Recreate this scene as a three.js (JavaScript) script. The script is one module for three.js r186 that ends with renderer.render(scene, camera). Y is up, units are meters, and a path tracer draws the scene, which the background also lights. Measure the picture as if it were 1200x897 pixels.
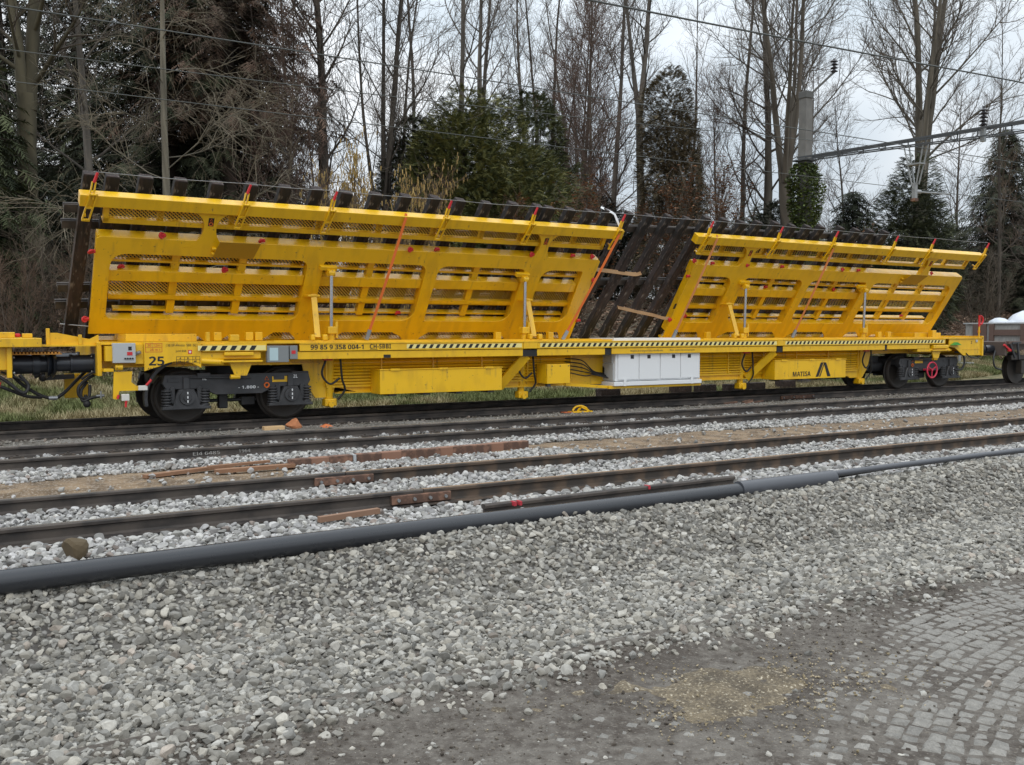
import * as THREE from 'three';
import { RoundedBoxGeometry } from 'three/addons/geometries/RoundedBoxGeometry.js';
import { mergeGeometries } from 'three/addons/utils/BufferGeometryUtils.js';
import { FontLoader } from 'three/addons/loaders/FontLoader.js';
import { TextGeometry } from 'three/addons/geometries/TextGeometry.js';

// ------------------------------------------------------------------ camera, sky, sun, exposure
const scene = new THREE.Scene();
const camera = new THREE.PerspectiveCamera(43.08, 1024 / 765, 0.1, 1500);
camera.position.set(0, 1.58, 17.85);
{
  const a = THREE.MathUtils.degToRad(31.4), p = THREE.MathUtils.degToRad(3.05);
  camera.lookAt(Math.sin(a) * Math.cos(p), 1.58 - Math.sin(p), 17.85 - Math.cos(a) * Math.cos(p));
}
const renderer = new THREE.WebGLRenderer({ antialias: true });
renderer.setSize(1024, 765);
renderer.toneMapping = THREE.LinearToneMapping;
renderer.toneMappingExposure = 0.96;
renderer.shadowMap.enabled = true;

function rng(s) { return () => { s = (s + 0x6d2b79f5) | 0; let t = Math.imul(s ^ (s >>> 15), 1 | s); t = (t + Math.imul(t ^ (t >>> 7), 61 | t)) ^ t; return ((t ^ (t >>> 14)) >>> 0) / 4294967296; }; }
function hash3(x, y, z) { let h = Math.imul(x, 374761393) + Math.imul(y, 668265263) + Math.imul(z, 1274126177); h = Math.imul(h ^ (h >>> 13), 1274126177); return ((h ^ (h >>> 16)) >>> 0) / 4294967296; }
const sm = (t) => t * t * (3 - 2 * t), lerp = (a, b, t) => a + (b - a) * t, clamp = (x, a, b) => Math.min(b, Math.max(a, x));
const sstep = (a, b, x) => sm(clamp((x - a) / (b - a), 0, 1));
function noise3(x, y, z) {
  const i = Math.floor(x), j = Math.floor(y), k = Math.floor(z), u = sm(x - i), v = sm(y - j), w = sm(z - k);
  const c = (a, b, d) => hash3(i + a, j + b, k + d);
  return lerp(lerp(lerp(c(0, 0, 0), c(1, 0, 0), u), lerp(c(0, 1, 0), c(1, 1, 0), u), v), lerp(lerp(c(0, 0, 1), c(1, 0, 1), u), lerp(c(0, 1, 1), c(1, 1, 1), u), v), w);
}
function fbm(x, y, z, o = 4) { let s = 0, a = 0.5, n = 0; for (let i = 0; i < o; i++) { s += a * noise3(x, y, z); n += a; a *= 0.5; x *= 2.03; y *= 2.03; z *= 2.03; } return s / n; }
// periodic 2-d noise (period n cells)
function pn(x, y, n, seed) {
  const i = Math.floor(x), j = Math.floor(y), u = sm(x - i), v = sm(y - j), m = (a) => ((a % n) + n) % n;
  return lerp(lerp(hash3(m(i), m(j), seed), hash3(m(i + 1), m(j), seed), u), lerp(hash3(m(i), m(j + 1), seed), hash3(m(i + 1), m(j + 1), seed), u), v);
}
function pfbm(u, v, n, o, seed) { let s = 0, a = 0.5, t = 0; for (let k = 0; k < o; k++) { s += a * pn(u * n, v * n, n, seed + k); t += a; a *= 0.5; n *= 2; } return s / t; }

const skyTex = (() => {
  const W = 1024, H = 512, d = new Float32Array(W * H * 4);
  for (let j = 0; j < H; j++) for (let i = 0; i < W; i++) {
    const th = ((j + 0.5) / H - 0.5) * Math.PI, ph = ((i + 0.5) / W - 0.5) * 2 * Math.PI;
    const y = Math.sin(th), x = Math.cos(ph) * Math.cos(th), z = Math.sin(ph) * Math.cos(th), o = (j * W + i) * 4;
    let L = 0.70 * (1 + 1.9 * Math.max(0, y));
    const n = fbm(x * 3.1 + 4, y * 8 + 7, z * 3.1 + 2, 5), m = fbm(x * 7 + 11, y * 17 + 1, z * 7 + 9, 4);
    const c = sstep(0.34, 0.64, n * 0.68 + m * 0.32);
    L *= lerp(0.86, 1.16, c);
    if (y < 0) L = lerp(L, 0.25, clamp(-y * 12, 0, 1));
    d[o] = L * lerp(0.85, 0.96, c); d[o + 1] = L * lerp(0.965, 0.995, c); d[o + 2] = L * lerp(1.07, 1.03, c); d[o + 3] = 1;
  }
  const t = new THREE.DataTexture(d, W, H, THREE.RGBAFormat, THREE.FloatType);
  t.mapping = THREE.EquirectangularReflectionMapping; t.magFilter = THREE.LinearFilter; t.wrapS = THREE.RepeatWrapping; t.needsUpdate = true;
  return t;
})();
scene.background = skyTex; scene.environment = skyTex;

const sun = new THREE.DirectionalLight(0xfff4e4, 0.7);
sun.position.set(4 - 14, 34, 10 + 22); sun.target.position.set(8, 0, 4);
sun.castShadow = true; sun.shadow.radius = 30; sun.shadow.mapSize.set(2048, 2048);
Object.assign(sun.shadow.camera, { left: -40, right: 40, top: 40, bottom: -40, near: 1, far: 120 });
scene.add(sun, sun.target);

// ------------------------------------------------------------------ helpers
const names = {};
function numbered(n) { names[n] = (names[n] ?? -1) + 1; return names[n] ? `${n}_${String(names[n]).padStart(3, '0')}` : n; }
function tag(o, label, category, group, kind) {
  if (label) o.userData.label = label; if (category) o.userData.category = category; if (group) o.userData.group = group; if (kind) o.userData.kind = kind;
  return o;
}
function thing(name, label, category, pos = [0, 0, 0], group) { const o = new THREE.Group(); o.name = numbered(name); o.position.set(...pos); scene.add(o); return tag(o, label, category, group); }
function put(mesh) { mesh.castShadow = mesh.receiveShadow = true; return mesh; }
function origin(o) { const v = new THREE.Vector3(); while (o && o !== scene) { v.add(o.position); o = o.parent; } return v; }
function prep(g) {                                   // non-indexed, position + normal + uv in metres by the face's main direction
  if (g.index) g = g.toNonIndexed();
  const out = new THREE.BufferGeometry();
  out.setAttribute('position', g.attributes.position); if (!g.attributes.normal) g.computeVertexNormals();
  out.setAttribute('normal', g.attributes.normal);
  return out;
}
function uvm(g) {
  const p = g.attributes.position.array, n = p.length / 3, uv = new Float32Array(n * 2);
  for (let t = 0; t < n; t += 3) {
    const o = t * 3, ax = p[o + 3] - p[o], ay = p[o + 4] - p[o + 1], az = p[o + 5] - p[o + 2], bx = p[o + 6] - p[o], by = p[o + 7] - p[o + 1], bz = p[o + 8] - p[o + 2];
    const X = Math.abs(ay * bz - az * by), Y = Math.abs(az * bx - ax * bz), Z = Math.abs(ax * by - ay * bx);
    for (let k = 0; k < 3; k++) {
      const x = p[o + k * 3], y = p[o + k * 3 + 1], z = p[o + k * 3 + 2];
      const a = Z >= X && Z >= Y ? [x, y] : Y >= X ? [x, z] : [z, y];
      uv[(t + k) * 2] = a[0]; uv[(t + k) * 2 + 1] = a[1];
    }
  }
  g.setAttribute('uv', new THREE.BufferAttribute(uv, 2)); return g;
}
class MB {
  constructor(m) { this.l = []; this.m = m || null; }
  add(g, m) { g = prep(g); if (m) g.applyMatrix4(m); if (this.m) g.applyMatrix4(this.m); this.l.push(g); return this; }
  box(x0, x1, y0, y1, z0, z1, rot) {
    const g = new THREE.BoxGeometry(x1 - x0, y1 - y0, z1 - z0); if (rot) { if (rot[0]) g.rotateX(rot[0]); if (rot[1]) g.rotateY(rot[1]); if (rot[2]) g.rotateZ(rot[2]); }
    g.translate((x0 + x1) / 2, (y0 + y1) / 2, (z0 + z1) / 2); return this.add(g);
  }
  rbox(x0, x1, y0, y1, z0, z1, r = 0.01, s = 1) { const g = new RoundedBoxGeometry(x1 - x0, y1 - y0, z1 - z0, s, r); g.translate((x0 + x1) / 2, (y0 + y1) / 2, (z0 + z1) / 2); return this.add(g); }
  cyl(a, b, r0, r1 = r0, n = 14) {
    const A = new THREE.Vector3(...a), B = new THREE.Vector3(...b), d = B.clone().sub(A), g = new THREE.CylinderGeometry(r1, r0, d.length(), n);
    const m = new THREE.Matrix4().compose(A.clone().add(B).multiplyScalar(0.5), new THREE.Quaternion().setFromUnitVectors(new THREE.Vector3(0, 1, 0), d.normalize()), new THREE.Vector3(1, 1, 1));
    return this.add(g, m);
  }
  bar(a, b, w, h, up = [0, 1, 0]) {                   // rectangular bar from a to b
    const A = new THREE.Vector3(...a), B = new THREE.Vector3(...b), d = B.clone().sub(A), L = d.length(); d.normalize();
    const s = new THREE.Vector3().crossVectors(new THREE.Vector3(...up), d).normalize(), u = new THREE.Vector3().crossVectors(d, s);
    return this.add(new THREE.BoxGeometry(w, h, L), new THREE.Matrix4().makeBasis(s, u, d).setPosition(A.add(B).multiplyScalar(0.5)));
  }
  tube(pts, r, n = 6, seg) { return this.add(new THREE.TubeGeometry(new THREE.CatmullRomCurve3(pts.map((p) => new THREE.Vector3(...p))), seg || pts.length * 5, r, n)); }
  ext(pts, depth, m, holes, bevel = 0) {              // polygon in x, y extruded along +z
    const s = pts instanceof THREE.Shape ? pts : new THREE.Shape(pts.map((p) => new THREE.Vector2(...p))); for (const h of holes || []) s.holes.push(h);
    const g = new THREE.ExtrudeGeometry(s, { depth: depth - 2 * bevel, bevelEnabled: bevel > 0, bevelThickness: bevel, bevelSize: bevel, bevelOffset: -bevel, bevelSegments: 1, curveSegments: 8 });
    if (bevel) g.translate(0, 0, bevel);
    return this.add(g, m);
  }
  each(name, mat, parent, size = 1) {                  // every piece its own mesh (size: geometries per piece)
    for (let i = 0; i < this.l.length; i += size) { const b = new MB(); b.l = this.l.slice(i, i + size); b.build(name, mat, parent); }
  }
  build(name, mat, parent = scene, label) {
    const g = uvm(mergeGeometries(this.l)), o = origin(parent); g.translate(-o.x, -o.y, -o.z);
    const me = put(new THREE.Mesh(g, mat)); me.name = parent === scene ? numbered(name) : name; parent.add(me); if (label) me.userData.label = label;
    return me;
  }
}
const T = (x, y, z) => new THREE.Matrix4().makeTranslation(x, y, z);
const dummy = new THREE.Object3D();
function instanced(name, geo, mat, list, parent = scene) {     // list of [x, y, z, rx, ry, rz, sx, sy, sz, colour]
  const m = put(new THREE.InstancedMesh(geo, mat, list.length)), c = new THREE.Color(); m.name = parent === scene ? numbered(name) : name;
  list.forEach((q, i) => {
    dummy.position.set(q[0], q[1], q[2]); dummy.rotation.set(q[3], q[4], q[5]); dummy.scale.set(q[6], q[7], q[8]); dummy.updateMatrix(); m.setMatrixAt(i, dummy.matrix);
    if (q[9]) m.setColorAt(i, c.setRGB(...q[9]));
  });
  parent.add(m); return m;
}
// ------------------------------------------------------------------ materials
function tex(size, rep, fn, srgb = true) {
  const d = new Uint8Array(size * size * 4), g = (v) => Math.round(255 * clamp(srgb ? (v <= 0.0031308 ? v * 12.92 : 1.055 * Math.pow(v, 1 / 2.4) - 0.055) : v, 0, 1));
  for (let j = 0; j < size; j++) for (let i = 0; i < size; i++) { const c = fn(i / size, j / size), o = (j * size + i) * 4; d[o] = g(c[0]); d[o + 1] = g(c[1]); d[o + 2] = g(c[2]); d[o + 3] = 255; }
  const t = new THREE.DataTexture(d, size, size); t.wrapS = t.wrapT = THREE.RepeatWrapping; t.magFilter = THREE.LinearFilter; t.minFilter = THREE.LinearMipmapLinearFilter; t.generateMipmaps = true;
  if (srgb) t.colorSpace = THREE.SRGBColorSpace; t.repeat.set(1 / rep, 1 / rep); t.needsUpdate = true; return t;
}
const rgb = (r, g, b) => new THREE.Color().setRGB(r, g, b);
const std = (c, rough = 0.7, metal = 0, more = {}) => new THREE.MeshStandardMaterial({ color: Array.isArray(c) ? rgb(...c) : c, roughness: rough, metalness: metal, ...more });
const mixc = (a, b, t) => [lerp(a[0], b[0], t), lerp(a[1], b[1], t), lerp(a[2], b[2], t)];
const M = {};
M.yellow = new THREE.MeshPhysicalMaterial({
  roughness: 0.38, clearcoat: 0.25, clearcoatRoughness: 0.25,
  map: tex(512, 2.4, (u, v) => {
    const n = pfbm(u, v, 6, 5, 3), s = pfbm(u * 1, v * 0.25, 24, 3, 9), k = pfbm(u, v, 64, 2, 21);
    let c = mixc([0.80, 0.470, 0.005], [0.68, 0.39, 0.008], sstep(0.40, 0.72, n * 0.65 + s * 0.35));
    const w = pfbm(u, v * 0.12, 40, 3, 15), d = pfbm(u, v, 9, 5, 17); if (w > 0.62 && d > 0.5) c = mixc(c, [0.22, 0.13, 0.04], clamp((w - 0.62) * 2, 0, 0.28) * clamp((d - 0.5) * 8, 0, 1));
    if (k > 0.79 && d > 0.42) c = mixc(c, [0.17, 0.09, 0.035], clamp((k - 0.79) * 5.5, 0, 0.8));
    return c;
  }),
  roughnessMap: tex(256, 1.7, (u, v) => { const n = pfbm(u, v, 8, 4, 44); return [n, lerp(0.6, 1.3, n), 0]; }, false),
});
M.yellow.roughness = 0.42;
M.mesh = std([0.72, 0.47, 0.05], 0.5);
M.dark = std([0.030, 0.032, 0.036], 0.5, 0, { map: tex(256, 1.1, (u, v) => { const n = pfbm(u, v, 7, 5, 5), k = lerp(0.55, 1.6, n); return [0.5 * k + 0.02 * n, 0.5 * k, 0.5 * k]; }) });
M.dark.color.setRGB(0.075, 0.078, 0.085);
M.wheel = std([0.05, 0.043, 0.038], 0.6, 0.2);
M.tread = std([0.16, 0.11, 0.08], 0.45, 0.5);
M.black = std([0.012, 0.012, 0.013], 0.55);
M.rubber = std([0.014, 0.014, 0.015], 0.6);
M.buffer = std([0.022, 0.025, 0.032], 0.3, 0.1);
M.chrome = std([0.55, 0.56, 0.58], 0.22, 0.9);
M.steel = std([0.35, 0.36, 0.37], 0.4, 0.7);
M.white = std([0.72, 0.735, 0.75], 0.45);
M.grey = std([0.42, 0.44, 0.45], 0.5);
M.midgrey = std([0.2, 0.215, 0.22], 0.55);
M.red = std([0.55, 0.022, 0.028], 0.5);
M.orange = std([0.62, 0.13, 0.018], 0.75);
M.canvas = std([0.40, 0.24, 0.12], 0.9);
M.pale = std([0.80, 0.70, 0.28], 0.5);
M.green = std([0.05, 0.30, 0.05], 0.5);
M.rust = std([1, 1, 1], 0.85, 0, { map: tex(256, 0.8, (u, v) => { const n = pfbm(u, v, 9, 5, 31); return mixc([0.10, 0.058, 0.042], [0.25, 0.135, 0.09], sstep(0.35, 0.7, n)); }) });
M.rail = std([1, 1, 1], 0.62, 0.1, { map: tex(256, 1.3, (u, v) => { const n = pfbm(u, v, 8, 5, 71); return mixc([0.036, 0.031, 0.029], [0.085, 0.07, 0.06], sstep(0.3, 0.75, n)); }) });
M.railRust = std([1, 1, 1], 0.75, 0.1, { map: tex(256, 1.1, (u, v) => { const n = pfbm(u, v, 8, 5, 75); return mixc([0.055, 0.045, 0.038], [0.115, 0.080, 0.056], sstep(0.35, 0.75, n)); }) });
M.railHead = std([0.20, 0.18, 0.16], 0.42, 0.6);
M.railHeadRust = std([0.27, 0.18, 0.11], 0.55, 0.3);
M.timber = std([1, 1, 1], 0.82, 0, {
  map: tex(512, 1.6, (u, v) => { const n = pfbm(u, v, 8, 5, 81), g = pfbm(u * 1, v, 48, 3, 85); let c = mixc([0.009, 0.007, 0.006], [0.046, 0.029, 0.025], sstep(0.3, 0.75, n * 0.6 + g * 0.4)); const q = pfbm(u, v, 40, 2, 87); if (q > 0.70) c = mixc(c, [0.20, 0.17, 0.15], (q - 0.70) * 3.4); if (g > 0.74) c = mixc(c, [0.16, 0.13, 0.11], (g - 0.74) * 2.0); return c; }),
  bumpMap: tex(256, 0.7, (u, v) => { const n = pfbm(u, v, 14, 4, 88); return [n, n, n]; }, false), bumpScale: 0.006,
});
M.timberEnd = std([0.075, 0.06, 0.055], 0.9);
M.stone = std([1, 1, 1], 0.92, 0, { map: tex(128, 1, (u, v) => { const n = pfbm(u, v, 7, 4, 91); const k = lerp(0.72, 1.2, n); return [k * 0.82, k * 0.82, k * 0.82]; }) });
M.pipe = std([0.026, 0.028, 0.033], 0.3, 0, { roughnessMap: tex(256, 0.6, (u, v) => { const n = pfbm(u, v, 10, 4, 96); return [n, lerp(0.6, 1.4, n), 0]; }, false) });
M.pipe.roughness = 0.31;
M.pipeGrey = std([0.065, 0.069, 0.08], 0.36);
M.concrete = std([1, 1, 1], 0.9, 0, { map: tex(256, 1.4, (u, v) => { const n = pfbm(u, v, 7, 5, 101); const k = lerp(0.11, 0.20, n); return [k, k * 0.97, k * 0.91]; }) });
M.galv = std([0.30, 0.31, 0.31], 0.5, 0.35);
M.girder = std([0.075, 0.08, 0.085], 0.6, 0.2);
M.wood = std([1, 1, 1], 0.85, 0, { map: tex(256, 0.5, (u, v) => { const n = pfbm(u * 0.25, v, 24, 4, 105); return mixc([0.20, 0.105, 0.06], [0.30, 0.165, 0.095], n); }) });
M.woodPale = std([0.62, 0.42, 0.22], 0.85);
M.planks = std([1, 1, 1], 0.85, 0, { map: tex(256, 1.0, (u, v) => { const n = pfbm(u, v * 0.3, 24, 4, 109); return mixc([0.22, 0.22, 0.21], [0.38, 0.38, 0.37], n); }) });
// ------------------------------------------------------------------ ground
// height of the land at (x, z); y = 0 is the top of the rails
function landY(x, z) {
  const n = fbm(x * 0.5, 3, z * 0.5, 3) - 0.5, f = fbm(x * 2.3, 8, z * 2.3, 3) - 0.5;
  const prof = [[60, -0.12], [14.05, -0.125], [13.4, -0.085], [12.78, -0.045], [12.36, 0.225], [12.2, 0.235], [12.05, 0.225], [11.6, 0.0], [11.2, -0.155], [6.9, -0.175], [6.5, -0.185], [5.2, -0.185], [5.0, -0.18], [-1.9, -0.2], [-2.4, -0.26], [-4, -0.16], [-6.5, 0.16], [-8.2, 0.5], [-10.2, 1.65], [-13, 2.7], [-18, 3.0], [-60, 3.1], [-500, 3.4]];
  let y = prof[0][1];
  for (let i = 1; i < prof.length; i++) if (z <= prof[i - 1][0]) { const a = prof[i - 1], b = prof[i]; y = lerp(a[1], b[1], clamp((z - a[0]) / (b[0] - a[0]), 0, 1)); if (z > b[0]) break; }
  if (z > 11.3 && z < 12.9) { const k = 1 - Math.abs(z - 12.25) / 0.6; if (k > 0) y += k * (lerp(-0.03, 0.035, sstep(0.5, 4.0, x)) + 0.10 * (fbm(x * 0.9, 9, 2, 3) - 0.5)); }
  if (z > -60 && z < -2.5) y += (n * 0.5 + f * 0.12) * sstep(-2.5, -9, z);
  else if (z > 5 && z < 14) y += f * 0.035 + n * 0.04;
  return y;
}
function sheet(name, xs, zs, mat, lift = 0, yf = landY) {
  const nx = xs.length, nz = zs.length, p = new Float32Array(nx * nz * 3), uv = new Float32Array(nx * nz * 2), id = [];
  for (let j = 0; j < nz; j++) for (let i = 0; i < nx; i++) { const k = j * nx + i; p.set([xs[i], yf(xs[i], zs[j]) + lift, zs[j]], k * 3); uv.set([xs[i], zs[j]], k * 2); if (i && j) id.push(k - nx - 1, k - 1, k, k - nx - 1, k, k - nx); }
  const g = new THREE.BufferGeometry(); g.setAttribute('position', new THREE.BufferAttribute(p, 3)); g.setAttribute('uv', new THREE.BufferAttribute(uv, 2)); g.setIndex(id); g.computeVertexNormals();
  const m = put(new THREE.Mesh(g, mat)); m.name = numbered(name); m.userData.kind = 'structure'; scene.add(m); return m;
}
const span = (a, b, s) => { const n = Math.max(1, Math.round((b - a) / s)); return Array.from({ length: n + 1 }, (_, i) => a + (b - a) * i / n); };
const bumpy = (seed, n, rep, sc) => ({ bumpMap: tex(256, rep, (u, v) => { const k = pfbm(u, v, n, 5, seed); return [k, k, k]; }, false), bumpScale: sc });
const soil = std([1, 1, 1], 0.95, 0, { map: tex(512, 1.7, (u, v) => { const n = pfbm(u, v, 8, 6, 201), k = pfbm(u, v, 90, 2, 207); return mixc(mixc([0.05, 0.045, 0.04], [0.15, 0.14, 0.125], sstep(0.3, 0.7, n)), [0.32, 0.31, 0.29], sstep(0.6, 0.85, k) * 0.8); }), ...bumpy(211, 60, 1.1, 0.012) });
const sand = std([1, 1, 1], 0.95, 0, { map: tex(512, 1.9, (u, v) => { const n = pfbm(u, v, 8, 6, 221), k = pfbm(u, v, 110, 2, 227); return mixc(mixc([0.10, 0.066, 0.036], [0.225, 0.155, 0.09], sstep(0.25, 0.7, n)), [0.36, 0.31, 0.26], sstep(0.58, 0.8, k) * 0.8); }), ...bumpy(231, 80, 1.3, 0.008) });
const fineGravel = std([1, 1, 1], 0.95, 0, { map: tex(512, 1.5, (u, v) => { const n = pfbm(u, v, 6, 5, 241), k = pfbm(u, v, 100, 3, 247); return mixc(mixc([0.13, 0.12, 0.10], [0.26, 0.245, 0.225], sstep(0.3, 0.7, n)), [0.46, 0.45, 0.44], sstep(0.55, 0.85, k)); }), ...bumpy(251, 90, 1.2, 0.015) });
const grassSoil = std([1, 1, 1], 0.97, 0, { map: tex(512, 3.1, (u, v) => { const n = pfbm(u, v, 9, 6, 261), k = pfbm(u, v, 70, 3, 267); return mixc(mixc([0.10, 0.105, 0.04], [0.24, 0.20, 0.11], sstep(0.3, 0.65, n)), [0.30, 0.25, 0.14], sstep(0.5, 0.8, k) * 0.7); }), ...bumpy(271, 50, 1.4, 0.03) });
const litterSoil = std([1, 1, 1], 0.97, 0, { map: tex(512, 2.7, (u, v) => { const n = pfbm(u, v, 9, 6, 281), k = pfbm(u, v, 80, 3, 287); return mixc(mixc([0.06, 0.042, 0.03], [0.19, 0.13, 0.088], sstep(0.3, 0.7, n)), [0.32, 0.235, 0.16], sstep(0.55, 0.8, k)); }), ...bumpy(291, 60, 1.5, 0.04) });
const dirt = std([1, 1, 1], 0.96, 0, { map: tex(1024, 2.3, (u, v) => { const n = pfbm(u, v, 7, 6, 301), k = pfbm(u, v, 210, 3, 307); return mixc(mixc([0.062, 0.050, 0.040], [0.150, 0.134, 0.115], sstep(0.3, 0.72, n * 0.55 + pfbm(u, v, 60, 4, 309) * 0.45)), [0.27, 0.245, 0.21], sstep(0.62, 0.85, k) * 0.5); }), ...bumpy(311, 110, 0.9, 0.014) });

const XF = [...span(-60, -6, 6), ...span(-5, 34, 0.6), ...span(36, 90, 3), ...span(95, 700, 40)];
const farLand = (x, z) => landY(x, z);
sheet('ground', XF, [...span(-900, -70, 60).map((z) => z), ...span(-60, -20, 2)], litterSoil, 0, farLand);
sheet('bank', XF, span(-20, -8, 0.5), litterSoil);
sheet('grass_verge', XF, span(-8, -2.2, 0.35), grassSoil);
sheet('track_bed', [...span(-60, -6, 6), ...span(-5, 34, 0.25), ...span(36, 90, 3), ...span(95, 700, 40)], [...span(-2.2, 5.0, 0.3), ...span(5.3, 14.05, 0.08)], soil);
sheet('gravel_strip', span(-30, 90, 0.5), span(1.05, 2.75, 0.17), fineGravel, 0.05, (x, z) => landY(x, z) + 0.03 * (fbm(x * 1.7, 5, z * 3, 3) - 0.5));
sheet('sandy_path', span(-30, 90, 0.3), span(5.2, 6.75, 0.1), sand, 0.0, (x, z) => { const e = fbm(x * 0.6, 5, z * 1.2, 3) - 0.5; return -0.155 + e * 0.05 - 0.03 * Math.pow(Math.abs(z - 5.95) / 0.8, 3); });
sheet('road_base', [...span(-60, -6, 6), ...span(-5, 12, 0.5), ...span(16, 90, 8)], [...span(14.05, 18, 0.3), ...span(20, 90, 8)], dirt, 0, (x, z) => -0.125);

// ------------------------------------------------------------------ stones
function stoneGeo(seed, detail, cuts = 9) {
  const r = rng(seed), g = new THREE.IcosahedronGeometry(1, detail), p = g.attributes.position, v = new THREE.Vector3(), pl = [];
  for (let i = 0; i < cuts; i++) { const n = new THREE.Vector3(r() * 2 - 1, r() * 2 - 1, r() * 2 - 1).normalize(); pl.push([n, 0.42 + 0.42 * r()]); }
  for (let i = 0; i < p.count; i++) { v.fromBufferAttribute(p, i); for (const [n, d] of pl) { const k = v.dot(n); if (k > d) v.addScaledVector(n, d - k); } p.setXYZ(i, v.x, v.y, v.z); }
  g.computeVertexNormals(); return g;
}
const stonesFine = [1, 2, 3, 4, 5, 6, 7, 8, 9, 10].map((s) => stoneGeo(s * 17, 3, 11)), stonesCoarse = [1, 2, 3, 4, 5, 6].map((s) => stoneGeo(s * 31, 2, 9));
function scatterStones(name, label, x0, x1, z0, z1, cell, rmin, rmax, col, geos, yf, seed, keep) {
  const r = rng(seed), lists = geos.map(() => []);
  for (let z = z0; z < z1; z += cell) for (let x = x0(z); x < x1(z); x += cell) {
    const px = x + (r() - 0.5) * cell * 1.3, pz = z + (r() - 0.5) * cell * 1.3, q = r(), ty = r(), tr = r() * 6.28, k = r();
    const s = lerp(rmin, rmax, q * q * q), gi = Math.floor(r() * geos.length), e = 0.62 + 0.4 * r(), f = 0.55 + 0.35 * r(), t1 = (r() - 0.5) * 1.3, t2 = (r() - 0.5) * 1.3, c = col(r(), r(), px, pz);
    if (keep && !keep(px, pz, k)) continue;
    lists[gi].push([px, yf(px, pz) + s * (0.05 + ty * 0.75), pz, t1, tr, t2, s * 1.18, s * f * 1.12, s * e * 1.15, c]);
  }
  const main = thing(name, label, null); main.userData.kind = 'stuff';
  lists.forEach((l, i) => { if (l.length) instanced('stone_layer', geos[i], M.stone, l, main).userData.kind = 'stuff'; });
  return main;
}
const warm = (a, b) => { const k = lerp(0.175, 0.555, Math.pow(a, 1.3)); const t = b; return t < 0.03 ? [k * 0.9, k * 0.78, k * 0.66] : [k, k * lerp(0.93, 0.97, t), k * lerp(0.79, 0.89, t)]; };
const cool = (a, b) => { const k = lerp(0.20, 0.62, Math.pow(a, 1.0)); return b < 0.05 ? [k * 0.6, k * 0.5, k * 0.44] : [k, k * 0.975, k * lerp(0.90, 0.96, b)]; };
function dirtY(x, z) {                                      // top of the dirt that half buries the cobbles
  const e = z - edge(x), left = sstep(0.9, -0.9, x - (4.5 - 1.1 * (z - 14.2))), n = fbm(x * 1.7, 4, z * 1.7, 4) - 0.5, f = fbm(x * 10, 6, z * 10, 3) - 0.5;
  return lerp(-0.0695, -0.0565, left) + 0.022 * Math.exp(-Math.max(0, e) / 0.2) + n * 0.024 + f * 0.010;
}
const edge = (x) => 14.08 + 0.30 * sstep(2.4, 0.5, x) + 0.14 * (fbm(x * 1.3, 2, 5, 3) - 0.5) * 2;
scatterStones('gravel_heap', 'broad bank of grey crushed stone between the black pipe and the cobbles', () => -3.5, (z) => 6 + (14.2 - z) * 3.6, 11.9, 14.5, 0.031, 0.0135, 0.033, warm, stonesFine, (x, z) => Math.max(landY(x, z) - 0.004, z > 13.9 ? dirtY(x, z) - 0.006 : -1), 11, (x, z, k) => z < edge(x) - 0.05 + 0.30 * k * k * k + 0.10 * (fbm(x * 5, 3, z * 5, 2) - 0.5));
scatterStones('gravel_heap', 'lower layer of grey crushed stone in the bank beside the cobbles', () => -3.5, (z) => 6 + (14.2 - z) * 3.6, 11.85, 14.45, 0.030, 0.0165, 0.03, (a, b) => warm(a * 0.8, b), stonesCoarse, (x, z) => landY(x, z) - 0.012, 12, (x, z) => z < edge(x) - 0.05);
const xr = (z) => Math.min(60, (17.85 - z) * 1.75 + 1.5);
scatterStones('ballast', 'pale ballast stones between the black pipe and the nearest rail', () => -3, xr, 9.3, 12.0, 0.048, 0.022, 0.05, cool, stonesFine, landY, 21, (x, z) => z > 9.27);
scatterStones('ballast', 'pale ballast stones between the two nearest rails', () => -3, xr, 7.72, 9.05, 0.047, 0.021, 0.045, cool, stonesFine, (x, z) => landY(x, z) + 0.022, 22);
scatterStones('ballast', 'pale ballast stones between the second rail and the sandy strip', () => -3, xr, 6.0, 7.55, 0.05, 0.021, 0.045, cool, stonesCoarse, (x, z) => landY(x, z) + 0.012 + 0.028 * sstep(7.0, 6.6, z), 23, (x, z, k) => z > lerp(6.75, 6.05, sstep(3.4, 4.2, x) * sstep(8.6, 7.4, x)) + 0.5 * (fbm(x * 0.9, 1, 4, 3) - 0.3) || k < 0.025);
scatterStones('ballast', 'pale ballast stones beside the third rail along the sandy strip', () => -3, xr, 4.6, 6.0, 0.05, 0.021, 0.045, cool, stonesCoarse, (x, z) => landY(x, z) + 0.025, 24, (x, z, k) => z < 5.1 + 0.6 * fbm(x * 0.8, 7, 2, 3) || k < 0.025);
scatterStones('ballast', 'ballast stones in the narrow dark track before the wagon track', () => -3, xr, 3.1, 4.42, 0.056, 0.021, 0.044, (a, b) => cool(a * 0.75, b), stonesCoarse, (x, z) => landY(x, z) + 0.045 * (0.5 + 0.5 * Math.sin(x * 9.9)) - 0.01, 25, (x, z, k) => k < 0.75);
scatterStones('ballast', 'grey stones on the strip in front of the wagon track', () => -3, xr, 0.95, 2.95, 0.062, 0.014, 0.036, (a, b) => mixc(cool(a * 0.85, b), [0.20, 0.165, 0.125], 0.35 + 0.4 * b), stonesCoarse, (x, z) => landY(x, z) + 0.045, 26, (x, z, k) => k < 0.22 + 0.45 * sstep(0.45, 0.6, fbm(x * 0.5, 3, z, 3)) || z > 2.55);
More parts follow.
